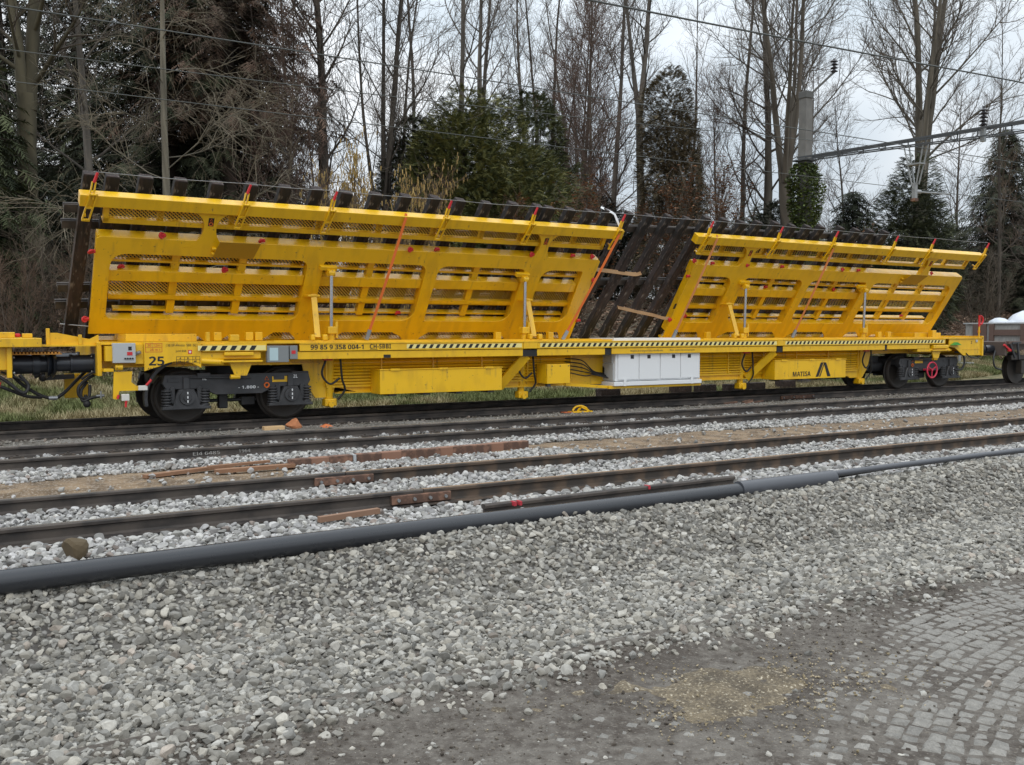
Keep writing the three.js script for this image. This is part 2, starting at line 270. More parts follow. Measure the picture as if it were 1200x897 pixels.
scatterStones('ballast', 'stones underneath the yellow wagon with its shade put into their dark colour', () => -3, () => 36, -1.9, 0.62, 0.075, 0.022, 0.05, (a, b) => [0.05 + 0.08 * a, 0.045 + 0.07 * a, 0.04 + 0.06 * a], stonesCoarse, (x, z) => landY(x, z) + 0.03, 27);  // near-black tones carry the shade under the wagon
scatterStones('stray_stones', 'loose small stones scattered over the dirt and cobbles', () => -2, () => 8, 14.0, 16.2, 0.06, 0.004, 0.022, (a, b) => warm(a * 1.1, b), stonesCoarse, (x, z) => dirtY(x, z) - 0.003, 28, (x, z, k) => k < 0.5 * Math.exp(-(z - 14.05) * 3.2) + 0.035);
scatterStones('sandy_grit', 'patch of yellowish grit spilled on the cobbles', () => 1.9, () => 4.6, 14.15, 15.6, 0.017, 0.002, 0.0085, (a, b) => [lerp(0.22, 0.5, a), lerp(0.17, 0.42, a), lerp(0.09, 0.29, a)], stonesCoarse, (x, z) => dirtY(x, z) + 0.004, 29, (x, z, k) => k < 1.0 * Math.exp(-Math.pow((x - 3.15 - (z - 14.7) * 0.3) / 0.62, 2) - Math.pow((z - 14.72) / 0.34, 2)) * sstep(0.36, 0.56, fbm(x * 3, 1, z * 3, 3)));
scatterStones('soil_crumbs', 'dark crumbs of soil along the foot of the gravel bank and over the cobbles', () => -1, () => 8, 13.98, 16.0, 0.024, 0.003, 0.011, (a, b) => mixc([0.075, 0.060, 0.048], [0.19, 0.165, 0.135], a), stonesCoarse, (x, z) => dirtY(x, z) - 0.001, 30, (x, z, k) => k < (0.75 * Math.exp(-Math.max(0, z - edge(x)) / 0.28) + 0.16) * sstep(0.3, 0.6, fbm(x * 2.6, 2, z * 2.6, 3)));

// ------------------------------------------------------------------ cobbled road with a dirt margin
{
  const road = put(new THREE.Mesh(new THREE.PlaneGeometry(60, 30).rotateX(-Math.PI / 2).translate(0, 0, 15.04), dirt)); road.name = 'cobbled_road'; road.position.set(0, -0.118, 14.05); road.userData.kind = 'structure'; scene.add(road);
  const variant = (seed) => {
    const r = rng(seed), b = [], t = [];
    for (const [x, z] of [[-1, -1], [1, -1], [1, 1], [-1, 1]]) { const jx = (r() - 0.5) * 0.36, jz = (r() - 0.5) * 0.36; b.push([x * 0.5 + jx * 0.4, 0, z * 0.5 + jz * 0.4]); t.push([x * 0.36 + jx * 0.5, 0.96 - 0.16 * r(), z * 0.36 + jz * 0.5]); }
    const mid = b.map((q) => [q[0] * 1.0, 0.72, q[2] * 1.0]), c = [0, 1.06, 0], pos = [], tri = (a, d, e) => pos.push(...a, ...d, ...e);
    for (let i = 0; i < 4; i++) { const j = (i + 1) % 4; tri(b[i], mid[i], mid[j]); tri(b[i], mid[j], b[j]); tri(mid[i], t[i], t[j]); tri(mid[i], t[j], mid[j]); tri(t[i], c, t[j]); }
    const g = new THREE.BufferGeometry(); g.setAttribute('position', new THREE.Float32BufferAttribute(pos, 3)); g.computeVertexNormals();
    const uv = []; for (let i = 0; i < pos.length; i += 3) uv.push(pos[i] * 0.5 + seed * 0.13, pos[i + 2] * 0.5 + pos[i + 1] * 0.2); g.setAttribute('uv', new THREE.Float32BufferAttribute(uv, 2)); return g;
  };
  const geos = [1, 2, 3, 4, 5, 6, 7].map((s) => variant(s * 13));
  const granite = [0.175, 0.22, 0.265, 0.20].map((k, i) => std([1, 1, 1], 0.72, 0, { map: tex(128, 1, (u, v) => { const n = pfbm(u, v, 10, 4, 401 + i * 9), s = pfbm(u, v, 40, 2, 433 + i); const q = k * lerp(0.7, 1.25, n) * lerp(0.85, 1.15, s); return [q, q * 0.945, q * 0.85]; }), ...bumpy(441 + i, 20, 1, 0.004) }));
  const r = rng(77), all = [];
  // segmental arcs: courses of setts curved about points below the picture
  for (let k = -36; k < 70; k++) {
    const R = 4.2, cx = 5.4, cz = 18.9, rad = R + k * 0.078; let th = -2.6 + r() * 0.03;
    while (th < 0.9) {
      const w = 0.058 + 0.034 * r(), x = cx + rad * Math.sin(th) + 0.012 * (r() - 0.5), z = cz - rad * Math.cos(th) + 0.014 * (r() - 0.5) + 0.03 * Math.sin(x * 2.1); th += (w + 0.009) / rad;
      if (rad < 0.5 || z < 14.0 || z > 16.6 || x < -1.5 || x > 8) continue;
      all.push([x, z, th, w, 0.072 * (0.88 + 0.12 * r()), r(), r(), r()]);
    }
  }
  const cam = camera.position, d2 = (q) => { const v = new THREE.Vector3(q[0], -0.08, q[1]).project(camera); return (Math.abs(v.x) < 1.02 && Math.abs(v.y) < 1.02 ? 0 : 100) + Math.hypot(q[0] - cam.x, q[1] - cam.z); };
  camera.updateMatrixWorld(); camera.updateProjectionMatrix();
  all.sort((a, b) => d2(a) - d2(b));
  const rest = [];
  all.forEach((q, i) => {
    const y = -0.112, g = geos[Math.floor(q[5] * geos.length)];
    if (i < 300) {
      const m = put(new THREE.Mesh(g, granite[Math.floor(q[6] * granite.length)])); m.name = 'cobblestone'; m.position.set(q[0], y + 0.118 + (q[7] - 0.5) * 0.012, q[1] - 14.05); m.rotation.set((q[5] - 0.5) * 0.06, -q[2], (q[6] - 0.5) * 0.06); m.scale.set(q[3], 0.05, q[4]); road.add(m);
    } else { const gg = g.clone(); dummy.position.set(q[0], y + 0.118 + (q[7] - 0.5) * 0.012, q[1] - 14.05); dummy.rotation.set((q[5] - 0.5) * 0.06, -q[2], (q[6] - 0.5) * 0.06); dummy.scale.set(q[3], 0.05, q[4]); dummy.updateMatrix(); gg.applyMatrix4(dummy.matrix); rest.push(gg); }
  });
  if (rest.length) { const m = put(new THREE.Mesh(mergeGeometries(rest), granite[1])); m.name = 'cobblestones'; m.userData.kind = 'stuff'; road.add(m); }
  sheet('sand_patch', span(1.8, 5.0, 0.03), span(14.1, 15.9, 0.025), std([1, 1, 1], 0.96, 0, { map: tex(512, 1.1, (u, v) => { const n = pfbm(u, v, 9, 5, 321), k = pfbm(u, v, 120, 3, 327); return mixc(mixc([0.085, 0.068, 0.048], [0.19, 0.152, 0.10], sstep(0.3, 0.7, n * 0.5 + k * 0.5)), [0.50, 0.45, 0.35], sstep(0.66, 0.85, k)); }), ...bumpy(331, 100, 0.7, 0.014) }), 0, (x, z) => {
    const q = Math.exp(-Math.pow((x - 3.1 - (z - 14.7) * 0.35) / 0.66, 2) - Math.pow((z - 14.7) / 0.34, 2)), n = fbm(x * 2.4, 8, z * 2.4, 4) - 0.5, f = fbm(x * 12, 3, z * 12, 3) - 0.5;
    return dirtY(x, z) - 0.020 + 0.026 * q + n * 0.040 + f * 0.034;
  });
  sheet('dirt_margin', span(-4, 12, 0.035), span(13.85, 16.6, 0.03), dirt, 0, dirtY);
}

// ------------------------------------------------------------------ rails
const railProfile = () => new THREE.Shape([[-0.07, -0.16], [0.07, -0.16], [0.07, -0.150], [0.016, -0.135], [0.009, -0.115], [0.009, -0.05], [0.034, -0.037], [0.036, -0.012], [0.028, -0.0015], [-0.028, -0.0015], [-0.036, -0.012], [-0.034, -0.037], [-0.009, -0.05], [-0.009, -0.115], [-0.016, -0.135], [-0.07, -0.15]].map((p) => new THREE.Vector2(...p)));
const alongX = new THREE.Matrix4().makeRotationY(Math.PI / 2);
function rail(label, z, x0, x1, mat, headMat, y = 0) {
  const t = thing('rail', label, 'rail', [x0, y - 0.16, z], 'rails of the sidings');
  const g = new THREE.ExtrudeGeometry(railProfile(), { depth: x1 - x0, bevelEnabled: false }).applyMatrix4(alongX); g.translate(x0, y, z);
  new MB().add(g).build('rail_body', mat, t); new MB().box(x0, x1, y - 0.0015, y, z - 0.026, z + 0.026).build('running_surface', headMat, t);
  return t;
}
function fishplate(parent, x0, x1, z, side, y = 0) {
  const zf = z + side * 0.03; new MB().add(new RoundedBoxGeometry(x1 - x0, 0.095, 0.045, 1, 0.012).translate((x0 + x1) / 2, y - 0.085, zf)).build('fishplate', M.rust, parent);
  const b = new MB(); for (let i = 0; i < 4; i++) { const x = lerp(x0 + 0.07, x1 - 0.07, i / 3); b.cyl([x, y - 0.085, zf + side * 0.02], [x, y - 0.085, zf + side * 0.045], 0.018, 0.018, 6); } b.each('bolt', M.steel, parent);
}
const r1 = rail('nearest rail, dark left half joined at a rusty fishplate', 9.15, -14, 4.25, M.rail, M.railHead);
fishplate(r1, 3.9, 4.56, 9.15, 1);
rail('nearest rail beyond the fishplate, brown rusty top', 9.15, 4.26, 240, M.railRust, M.railHeadRust);
const r2 = rail('second rail from the pipe, dark left half joined at a rusty fishplate', 7.65, -14, 4.02, M.rail, M.railHead);
fishplate(r2, 3.66, 4.36, 7.65, 1);
rail('second rail from the pipe beyond its fishplate, brown rusty top', 7.65, 4.03, 240, M.railRust, M.railHeadRust);
const r3 = rail('dark rail with chalk marks just behind the sandy strip', 4.5, -14, 240, M.rail, M.railHead);
const r4 = rail('dark rail just in front of the fine gravel strip', 3.04, -14, 240, M.rail, M.railHead);
const r5 = rail('dark rail under the near wheels of the yellow wagon', 0.72, -14, 240, M.rail, M.railHead);
fishplate(r5, 18.3, 19.5, 0.72, 1);
const r6 = rail('black rail under the far wheels of the yellow wagon', -0.72, -14, 240, M.rail, M.railHead, 0.03);
{ // rail fastenings of the two dark rails, and chalk figures
  const clip = (() => { const b = new MB(); b.rbox(-0.09, 0.09, 0, 0.02, -0.13, 0.13, 0.006); b.cyl([0, 0.015, 0.1], [0, 0.06, 0.1], 0.018, 0.018, 6); b.cyl([0, 0.015, -0.1], [0, 0.06, -0.1], 0.018, 0.018, 6); b.rbox(-0.05, 0.05, 0.018, 0.038, 0.06, 0.125, 0.006); b.rbox(-0.05, 0.05, 0.018, 0.038, -0.125, -0.06, 0.006); return uvm(mergeGeometries(b.l)); })();
  for (const [t, z] of [[r3, 4.5], [r4, 3.04]]) for (let x = 0.45; x < 26; x += 0.635) { const m = put(new THREE.Mesh(clip, M.railRust)); m.name = 'rail_clip'; m.position.set(x + 14, 0.0, 0); t.add(m); }
}
// ------------------------------------------------------------------ the yellow turnout wagon
const font = await new FontLoader().loadAsync('fonts/droid/droid_sans_bold.typeface.json');
const fontR = await new FontLoader().loadAsync('fonts/droid/droid_sans_regular.typeface.json');
function text(str, x, y, z, h, w, f = font) {           // lettering on a face that looks along +z: lower left corner x, y; cap height h, total width w
  const g = new TextGeometry(str, { font: f, size: h, depth: 0.002, curveSegments: 3 }); g.computeBoundingBox(); const b = g.boundingBox;
  if (w) g.scale(w / (b.max.x - b.min.x), 1, 1); g.translate(x - b.min.x * (w ? w / (b.max.x - b.min.x) : 1), y, z); return g;
}
const wagon = thing('turnout_wagon', 'long yellow railway wagon carrying a tilted track panel on two frames', 'railway wagon', [14, 0, 0]);
const Y = M.yellow, ZF = 1.45;
{
  const g = new MB();
  for (const z of [0.90, -0.94]) g.ext([[2.45, 1.36], [2.45, 0.98], [5.88, 0.98], [5.95, 0.62], [6.12, 0.36], [6.44, 0.36], [6.5, 0.55], [7.0, 0.43], [20.2, 0.43], [20.55, 0.40], [20.6, 0.36], [21.1, 0.36], [21.3, 0.62], [21.4, 0.98], [25.6, 0.98], [25.6, 1.36]], 0.04, T(0, 0, z));
  g.box(6.6, 20.4, 0.43, 0.46, -0.9, 0.9); g.box(7.0, 20.2, 0.46, 1.3, -0.05, 0.05);
  g.box(2.45, 25.6, 0.98, 1.0, 0.80, 0.98); g.box(2.45, 25.6, 0.98, 1.0, -0.98, -0.80);
  for (let x = 3; x < 25.5; x += 1.1) g.box(x, x + 0.08, 1.0, 1.36, -0.9, 0.9);
  for (const [x0, x1] of [[6.5, 7.2], [9.82, 12.0], [15.1, 17.4], [19.95, 20.4]]) g.box(x0, x1, 0.43, 0.45, 0.9, 1.02);
  g.build('main_girder', Y, wagon);
  const d = new MB(); d.box(2.45, 12.6, 1.36, 1.40, -1.3, 1.3); d.box(15.1, 25.6, 1.36, 1.40, -1.3, 1.3); d.box(12.6, 15.1, 1.36, 1.40, -1.3, 0.5);
  for (const [x0, x1] of [[2.9, 4.05], [23.35, 24.5]]) { d.rbox(x0, x1, 1.40, 1.53, -0.2, 0.85, 0.01); }
  for (const x of [4.47, 5.03, 5.2, 10.2, 11.5, 16.0, 22.2, 22.6]) d.rbox(x - 0.07, x + 0.07, 1.40, 1.56, 0.5, 0.62, 0.02);
  d.box(5.3, 12.4, 1.40, 1.412, 0.75, 1.2); d.box(15.3, 24.0, 1.40, 1.412, 0.75, 1.2);
  d.build('deck', Y, wagon);
  // louvred side panels
  for (const [x0, x1] of [[6.32, 11.75], [15.12, 20.85]]) {
    const lv = new MB();
    for (let k = 0; k < 9; k++) { const y = 1.07 - k * 0.058; lv.box(x0, x1, y - 0.022, y + 0.016, 0.94, 0.985, [-0.5, 0, 0]); }
    for (let x = x0; x <= x1 + 0.01; x += (x1 - x0) / 5) lv.box(x - 0.015, x + 0.015, 0.58, 1.1, 0.94, 1.005);
    lv.box(x0, x1, 0.54, 0.58, 0.94, 0.99); lv.build('louvre_panel', Y, wagon);
  }
  // side beam: upper band with the warning stripes and lower sill
  const sb = new MB();
  for (const [x0, x1] of [[5.66, 10.28], [10.28, 10.62], [10.62, 17.42], [17.42, 17.62], [17.62, 23.85]]) {
    const thick = x1 - x0 < 0.5; sb.rbox(x0 + 0.003, x1 - 0.003, 1.225, thick ? 1.36 : 1.35, ZF - 0.035, ZF + (thick ? 0.006 : 0), 0.006);
    sb.box(x0, x1, 1.352, 1.372, 1.12, ZF + 0.012);
  }
  for (const [x0, x1, y0] of [[5.62, 7.33, 1.08], [7.33, 10.28, 1.08], [10.62, 12.32, 1.08], [12.5, 17.4, 1.09], [17.62, 21.35, 1.09], [21.45, 23.2, 1.10]]) { sb.rbox(x0, x1, y0, 1.215, 1.39, 1.43, 0.006); sb.box(x0, x1, 1.1, 1.13, 1.0, 1.39); }
  for (const x of [6.6, 8.2, 9.7, 11.2, 13.4, 15.6, 18.4, 20.2, 22.8]) sb.box(x - 0.04, x + 0.04, 1.13, 1.36, 1.0, 1.4);
  sb.build('side_beam', Y, wagon);
  const fs = new MB(); fs.box(5.95, 23.85, 1.08, 1.36, -1.45, -1.41); fs.build('side_beam', Y, wagon);
  const sp = new MB(), sk = new MB();
  for (const [x0, x1] of [[7.72, 10.24], [10.68, 17.38], [17.68, 23.8]]) {
    sp.box(x0, x1, 1.252, 1.333, ZF, ZF + 0.0025);
    for (let x = x0 + 0.03; x + 0.11 < x1; x += 0.141) sk.ext([[x, 1.256], [x + 0.066, 1.256], [x + 0.112, 1.329], [x + 0.046, 1.329]], 0.002, T(0, 0, ZF + 0.0026));
  }
  sp.each('stripe_band', M.pale, wagon); sk.each('warning_stripe', M.black, wagon);
  const sp2 = new MB(), sk2 = new MB(); sp2.box(3.92, 5.06, 1.25, 1.335, 1.452, 1.4545); for (let x = 3.95; x < 4.9; x += 0.165) sk2.ext([[x, 1.254], [x + 0.085, 1.254], [x + 0.13, 1.331], [x + 0.045, 1.331]], 0.002, T(0, 0, 1.4546)); sp2.build('stripe_band', M.pale, wagon); sk2.each('warning_stripe', M.black, wagon);
  const br = new MB(); for (const [x, w] of [[10.45, 0.34], [12.41, 0.16], [17.52, 0.2], [21.4, 0.08]]) br.box(x - w / 2, x + w / 2, 1.07, 1.2, 1.36, 1.42); br.box(7.26, 7.4, 1.085, 1.145, 1.432, 1.436); br.each('joint_bracket', M.black, wagon);
  // lettering
  const t = new MB(); t.add(text('99 85 9 358 004-1', 5.86, 1.252, ZF + 0.001, 0.083, 1.0)); t.add(text('CH-SBBI', 6.98, 1.258, ZF + 0.001, 0.083, 0.42)); t.box(6.98, 7.13, 1.24, 1.247, ZF + 0.001, ZF + 0.003);
  t.build('wagon_number', M.black, wagon);
  const mt = new MB(); mt.add(text('MATISA', 18.02, 0.475, 1.382, 0.115, 0.62));
  mt.ext([[18.82, 0.45], [18.92, 0.45], [19.10, 0.80], [19.0, 0.80]], 0.002, T(0, 0, 1.382)); mt.ext([[18.945, 0.45], [18.985, 0.45], [19.15, 0.80], [19.125, 0.80]], 0.002, T(0, 0, 1.382)); mt.ext([[19.10, 0.80], [19.19, 0.80], [19.36, 0.45], [19.24, 0.45]], 0.002, T(0, 0, 1.382));
  // tool boxes
  const boxes = (name, x0, x1, y0, y1, z0, z1) => { const b = new MB(); b.rbox(x0, x1, y0, y1, z0, z1, 0.008); const m = b.build(name, Y, wagon); const l = new MB(); l.rbox(x0 - 0.012, x1 + 0.012, y1, y1 + 0.018, z0, z1 + 0.014, 0.004); for (let k = 0; k < 3; k++) { const x = lerp(x0 + 0.3, x1 - 0.3, k / 2); l.box(x - 0.09, x + 0.09, y1 - 0.01, y1 + 0.03, z1 + 0.0145, z1 + 0.022); } l.build('lid', Y, m); const f = new MB(); for (let k = 0; k < 4; k++) { const x = lerp(x0 + 0.2, x1 - 0.3, k / 3); f.box(x, x + 0.14, y0 - 0.04, y0 - 0.002, z0 + 0.05, z1 - 0.05); } f.each('foot', M.dark, m); return m; };
  boxes('tool_box', 7.2, 9.81, 0.41, 0.855, 0.95, 1.40);
  const mb = boxes('tool_box', 17.41, 19.92, 0.41, 0.865, 0.95, 1.38); mt.build('maker_lettering', M.black, mb);
  { const b = new MB(); b.rbox(10.88, 11.45, 0.50, 0.90, 1.0, 1.40, 0.008); const m = b.build('valve_box', Y, wagon); const h = new MB(); for (const x of [11.0, 11.2, 11.4]) h.cyl([x, 0.86, 1.4], [x, 0.86, 1.406], 0.012); h.box(10.9, 10.98, 0.44, 0.5, 1.3, 1.38); h.each('screw', M.dark, m); }
  // white generator cabinet
  { const b = new MB(); b.rbox(12.66, 15.06, 0.5, 1.34, 0.58, 1.345, 0.01); b.rbox(12.6, 15.06, 1.345, 1.425, 0.5, 1.36, 0.01); const m = b.build('generator_cabinet', M.white, wagon);
    for (const [x0, x1] of [[12.72, 13.28], [13.3, 13.86], [13.9, 14.46], [14.48, 15.02]]) { const d = new MB(); d.rbox(x0, x1, 0.53, 1.16, 1.346, 1.368, 0.006); const dm = d.build('door', M.white, m); }
    const lt = new MB(); for (const x of [13.1, 13.56, 14.26, 14.72]) lt.rbox(x - 0.045, x + 0.045, 0.98, 1.06, 1.366, 1.372, 0.004); lt.each('latch', M.black, m);
    const k = new MB(); k.rbox(12.6, 15.08, 0.40, 0.49, 0.56, 1.39, 0.01); for (const x of [12.85, 14.75]) k.box(x, x + 0.07, 0.4, 0.56, 1.39, 1.40); k.build('skid', M.white, m);
    const e = new MB(); e.rbox(12.63, 12.66, 0.9, 1.3, 0.66, 1.26, 0.004); e.rbox(12.63, 12.66, 0.52, 0.88, 0.62, 1.3, 0.004); e.build('end_panel', M.grey, m);
    const vt = new MB(); const r = rng(5); for (let i = 0; i < 22; i++) vt.box(12.62, 12.632, 0.62 + 0.2 * r(), 0.635 + 0.2 * r(), 0.7 + 0.3 * r(), 0.71 + 0.3 * r()); vt.build('vent', M.black, m);
    const h = new MB(); for (let i = 0; i < 5; i++) h.tube([[11.6, 1.0 - i * 0.07, 0.98], [12.0, 0.95 - i * 0.08, 1.05 + i * 0.03], [12.3, 0.72 - i * 0.02, 1.05], [12.66, 0.66 - i * 0.025, 0.95 + i * 0.05]], 0.012, 6); h.each('hose', M.rubber, wagon);
    const r2 = new MB(); r2.bar([11.6, 0.45, 1.0], [12.7, 0.37, 1.3], 0.07, 0.06); r2.bar([12.5, 0.37, 1.3], [15.1, 0.37, 1.3], 0.06, 0.05); r2.build('cabinet_support', Y, wagon);
    const s = new MB(); s.add(text('Moyens de transport Gesundheitsnahe', 13.0, 1.135, 1.4301, 0.035, 0.9, fontR)); s.add(text('Bon ordre Bronnement', 14.1, 1.14, 1.4301, 0.035, 0.72, fontR)); s.build('sill_lettering', M.dark, wagon); }
  // hydraulic cylinders, struts, slanting braces
  const PX = [6.41, 10.57, 16.75, 21.01];
  for (const x of PX) {
    const b = new MB(); b.cyl([x - 0.02, 0.28, 0.90], [x, 1.62, 1.02], 0.075, 0.068, 16); b.rbox(x - 0.09, x + 0.09, 1.52, 1.66, 0.94, 1.1, 0.02); b.rbox(x - 0.13, x + 0.1, 0.2, 0.34, 0.84, 1.02, 0.02); b.cyl([x - 0.02, 0.24, 0.78], [x - 0.02, 0.24, 1.06], 0.055);
    b.rbox(x + 0.07, x + 0.12, 1.45, 1.75, 1.0, 1.06, 0.01);
    const m = b.build('hydraulic_cylinder', Y, wagon);
    const p = new MB(); p.cyl([x, 1.62, 1.02], [x, 2.60, 1.05], 0.033, 0.033, 14); p.build('piston_rod', M.chrome, m);
    const e = new MB(); e.cyl([x - 0.06, 2.63, 1.05], [x + 0.06, 2.63, 1.05], 0.06); e.rbox(x - 0.04, x + 0.04, 2.58, 2.68, 1.0, 1.1, 0.01); e.build('rod_eye', Y, m);
    const h = new MB(); h.tube([[x - 0.2, 1.05, 1.25], [x - 0.26, 0.8, 1.22], [x - 0.1, 0.62, 1.2], [x + 0.1, 0.72, 1.15]], 0.02, 6); h.tube([[x + 0.1, 1.2, 1.18], [x + 0.14, 0.7, 1.18], [x + 0.22, 0.5, 1.1], [x + 0.1, 0.32, 1.05]], 0.02, 6); h.build('hydraulic_hose', M.rubber, m);
    const rd = new MB(); rd.rbox(x - 0.26, x - 0.08, 1.05, 1.1, 1.22, 1.3, 0.01); rd.build('hose_clamp', M.red, m);
  }
  for (const x of [6.16, 10.78, 16.45]) { const b = new MB(); b.bar([x, 2.24, 0.80], [x - 0.06, 1.46, 1.15], 0.10, 0.05); b.rbox(x - 0.13, x + 0.11, 2.2, 2.24, 0.62, 0.86, 0.01); b.rbox(x - 0.2, x - 0.12, 1.40, 1.52, 1.08, 1.22, 0.03); b.rbox(x + 0.02, x + 0.12, 1.40, 1.52, 1.08, 1.22, 0.03); b.build('support_strut', Y, wagon); }
  for (const [x, x2] of [[10.40, 9.98], [17.40, 16.86]]) { const b = new MB(); b.bar([x, 1.09, 1.37], [x2, 0.45, 0.99], 0.19, 0.06, [0, 0, 1]); b.build('slanting_brace', Y, wagon); }

  // ---------------- end gear
  const sol = new MB();                                       // sole plate with arches over the wheels
  const sh = new THREE.Shape(); sh.moveTo(3.08, 1.40); sh.lineTo(3.98, 1.40); sh.lineTo(3.98, 1.02); sh.absarc(3.62, 0.46, 0.62, 0.95, 2.05, false); sh.lineTo(3.08, 0.93); sh.closePath();
  sol.ext(sh, 0.02, T(0, 0, 1.40), null, 0.003); sol.build('number_plate', Y, wagon);
  const tx = new MB(), rd = new MB(); tx.add(text('25', 3.15, 1.02, 1.421, 0.145, 0.24)); tx.add(text('( XE-SP-A-mmn  SBB  (k) )', 3.42, 1.325, 1.421, 0.038, 0.5, fontR)); tx.add(text('Jura! BSB', 3.57, 1.235, 1.421, 0.032, 0.17, fontR)); tx.add(text('AA MATI', 3.13, 0.955, 1.421, 0.03, 0.2, fontR));
  for (const x of [3.58, 3.71, 3.84, 3.955]) tx.box(x, x + 0.006, 1.03, 1.16, 1.421, 1.4225); for (const y of [1.155, 1.105, 1.05]) tx.box(3.58, 3.96, y, y + 0.005, 1.421, 1.4226);
  ['A', 'B', 'C'].forEach((c, i) => { tx.add(text(c, 3.63 + i * 0.125, 1.115, 1.421, 0.03)); tx.add(text(['34', '40', '48'][i], 3.61 + i * 0.125, 1.062, 1.421, 0.03)); });
  tx.build('plate_lettering', M.black, wagon);
  for (const [x0, x1, y0, y1] of [[3.1, 3.36, 1.372, 1.378], [3.1, 3.36, 1.235, 1.241], [3.1, 3.106, 1.24, 1.375], [3.354, 3.36, 1.24, 1.375], [3.1, 3.36, 1.31, 1.315]]) rd.box(x0, x1, y0, y1, 1.421, 1.4225);
  rd.add(text('30 .12m', 3.13, 1.328, 1.421, 0.035, 0.2, fontR)); rd.add(text('26 m t', 3.17, 1.257, 1.421, 0.035, 0.16, fontR)); rd.box(3.77, 3.83, 1.2, 1.265, 1.421, 1.4235); rd.build('red_marking', M.red, wagon);
  const wc = new MB(); wc.box(3.792, 3.808, 1.212, 1.253, 1.4236, 1.425); wc.box(3.78, 3.82, 1.225, 1.241, 1.4236, 1.4252); wc.build('white_cross', M.white, wagon);
  { const b = new MB();                                       // brackets behind the stripes near the first bogie
    b.rbox(4.0, 5.08, 1.235, 1.36, 1.38, 1.45, 0.006); b.rbox(3.9, 5.0, 1.10, 1.23, 1.30, 1.40, 0.02); b.rbox(4.35, 4.85, 1.16, 1.22, 1.4, 1.47, 0.015); b.rbox(4.3, 5.0, 1.05, 1.08, 1.3, 1.48, 0.006); b.cyl([3.98, 1.08, 1.38], [4.35, 1.05, 1.38], 0.055); b.ext([[4.45, 1.05], [4.85, 1.05], [4.75, 0.82], [4.55, 0.82]], 0.04, T(0, 0, 1.34)); b.cyl([4.48, 0.8, 1.34], [4.64, 0.8, 1.34], 0.04); b.box(4.0, 4.4, 1.30, 1.36, 1.2, 1.36); for (let k = 0; k < 5; k++) b.tube([[3.95, 1.33 - k * 0.04, 1.25], [4.15, 1.3 - k * 0.04, 1.28], [4.4, 1.34 - k * 0.05, 1.2]], 0.014, 6); b.rbox(4.1, 4.16, 1.4, 1.56, 1.2, 1.3, 0.01); b.rbox(4.5, 4.66, 1.4, 1.52, 1.15, 1.3, 0.02);
    b.build('bogie_bracket', Y, wagon);
    const q = new MB(); q.rbox(5.08, 5.46, 1.04, 1.325, 1.38, 1.47, 0.006); q.rbox(5.48, 5.62, 1.09, 1.325, 1.38, 1.468, 0.006); const m = q.build('control_panel', M.midgrey, wagon); const bl = new MB(); bl.box(5.12, 5.27, 1.07, 1.29, 1.47, 1.473); bl.build('notice', std([0.42, 0.55, 0.58], 0.6), m); const r = new MB(); r.box(5.51, 5.58, 1.18, 1.24, 1.468, 1.472); r.build('notice', M.red, m);
    const gb = new MB(); gb.rbox(2.6, 2.94, 1.07, 1.385, 1.36, 1.48, 0.008); const gm = gb.build('control_box', M.grey, wagon); const kn = new MB(); for (let k = 0; k < 4; k++) kn.cyl([2.78 + k * 0.037, 1.14, 1.48], [2.78 + k * 0.037, 1.14, 1.5], 0.014); kn.box(2.83, 2.88, 1.27, 1.33, 1.48, 1.484); kn.each('knob', M.black, gm); const rb = new MB(); rb.box(2.81, 2.89, 1.19, 1.245, 1.48, 1.485); rb.build('red_switch', M.red, gm); }
  { const b = new MB();                                       // left headstock and steps
    b.rbox(2.40, 2.47, 0.86, 1.40, -1.25, 1.25, 0.008); b.rbox(2.47, 2.62, 0.93, 0.98, 0.7, 1.4, 0.006); b.ext([[2.45, 1.36], [2.45, 1.52], [2.30, 1.44], [1.95, 1.38], [1.95, 1.33]], 0.04, T(0, 0, 1.05)); b.box(1.6, 2.44, 1.335, 1.36, 0.55, 1.15); b.ext([[1.72, 1.36], [2.42, 1.36], [2.42, 1.43], [1.85, 1.55], [1.72, 1.55]], 0.03, T(0, 0, 0.95)); b.rbox(1.7, 1.75, 1.36, 1.62, 0.92, 1.0, 0.006); b.rbox(2.15, 2.2, 1.36, 1.52, 1.05, 1.12, 0.006);
    b.ext([[2.62, 0.93], [2.9, 0.93], [2.88, 0.76], [2.95, 0.70], [3.1, 0.68], [3.05, 0.62], [2.7, 0.62], [2.66, 0.48], [2.6, 0.5]], 0.03, T(0, 0, 1.36)); b.rbox(2.05, 2.42, 0.45, 0.86, 0.0, 0.06, 0.01); b.cyl([2.64, 1.0, 1.4], [2.75, 1.0, 1.4], 0.05); b.box(2.5, 2.62, 1.1, 1.34, 1.25, 1.4); b.box(2.95, 3.08, 1.05, 1.36, 1.2, 1.38);
    b.build('headstock', Y, wagon);
    const w = new MB(); w.rbox(2.98, 3.12, 0.62, 0.70, 1.38, 1.44, 0.01); w.rbox(2.72, 2.84, 0.46, 0.57, 1.38, 1.44, 0.01); w.each('brake_cock', std([0.62, 0.6, 0.56], 0.6), wagon); const r = new MB(); r.cyl([3.1, 0.70, 1.43], [3.18, 0.79, 1.43], 0.02); r.cyl([2.79, 0.46, 1.43], [2.78, 0.36, 1.43], 0.018); r.cyl([2.68, 0.56, 1.43], [2.66, 0.5, 1.43], 0.02); r.each('brake_handle', M.red, wagon);
    const n = new MB(); n.cyl([2.92, 1.2, 1.38], [3.02, 1.24, 1.44], 0.03); n.cyl([2.45, 0.62, 1.2], [2.45, 0.5, 1.2], 0.012); n.each('pipe_fitting', M.steel, wagon); }
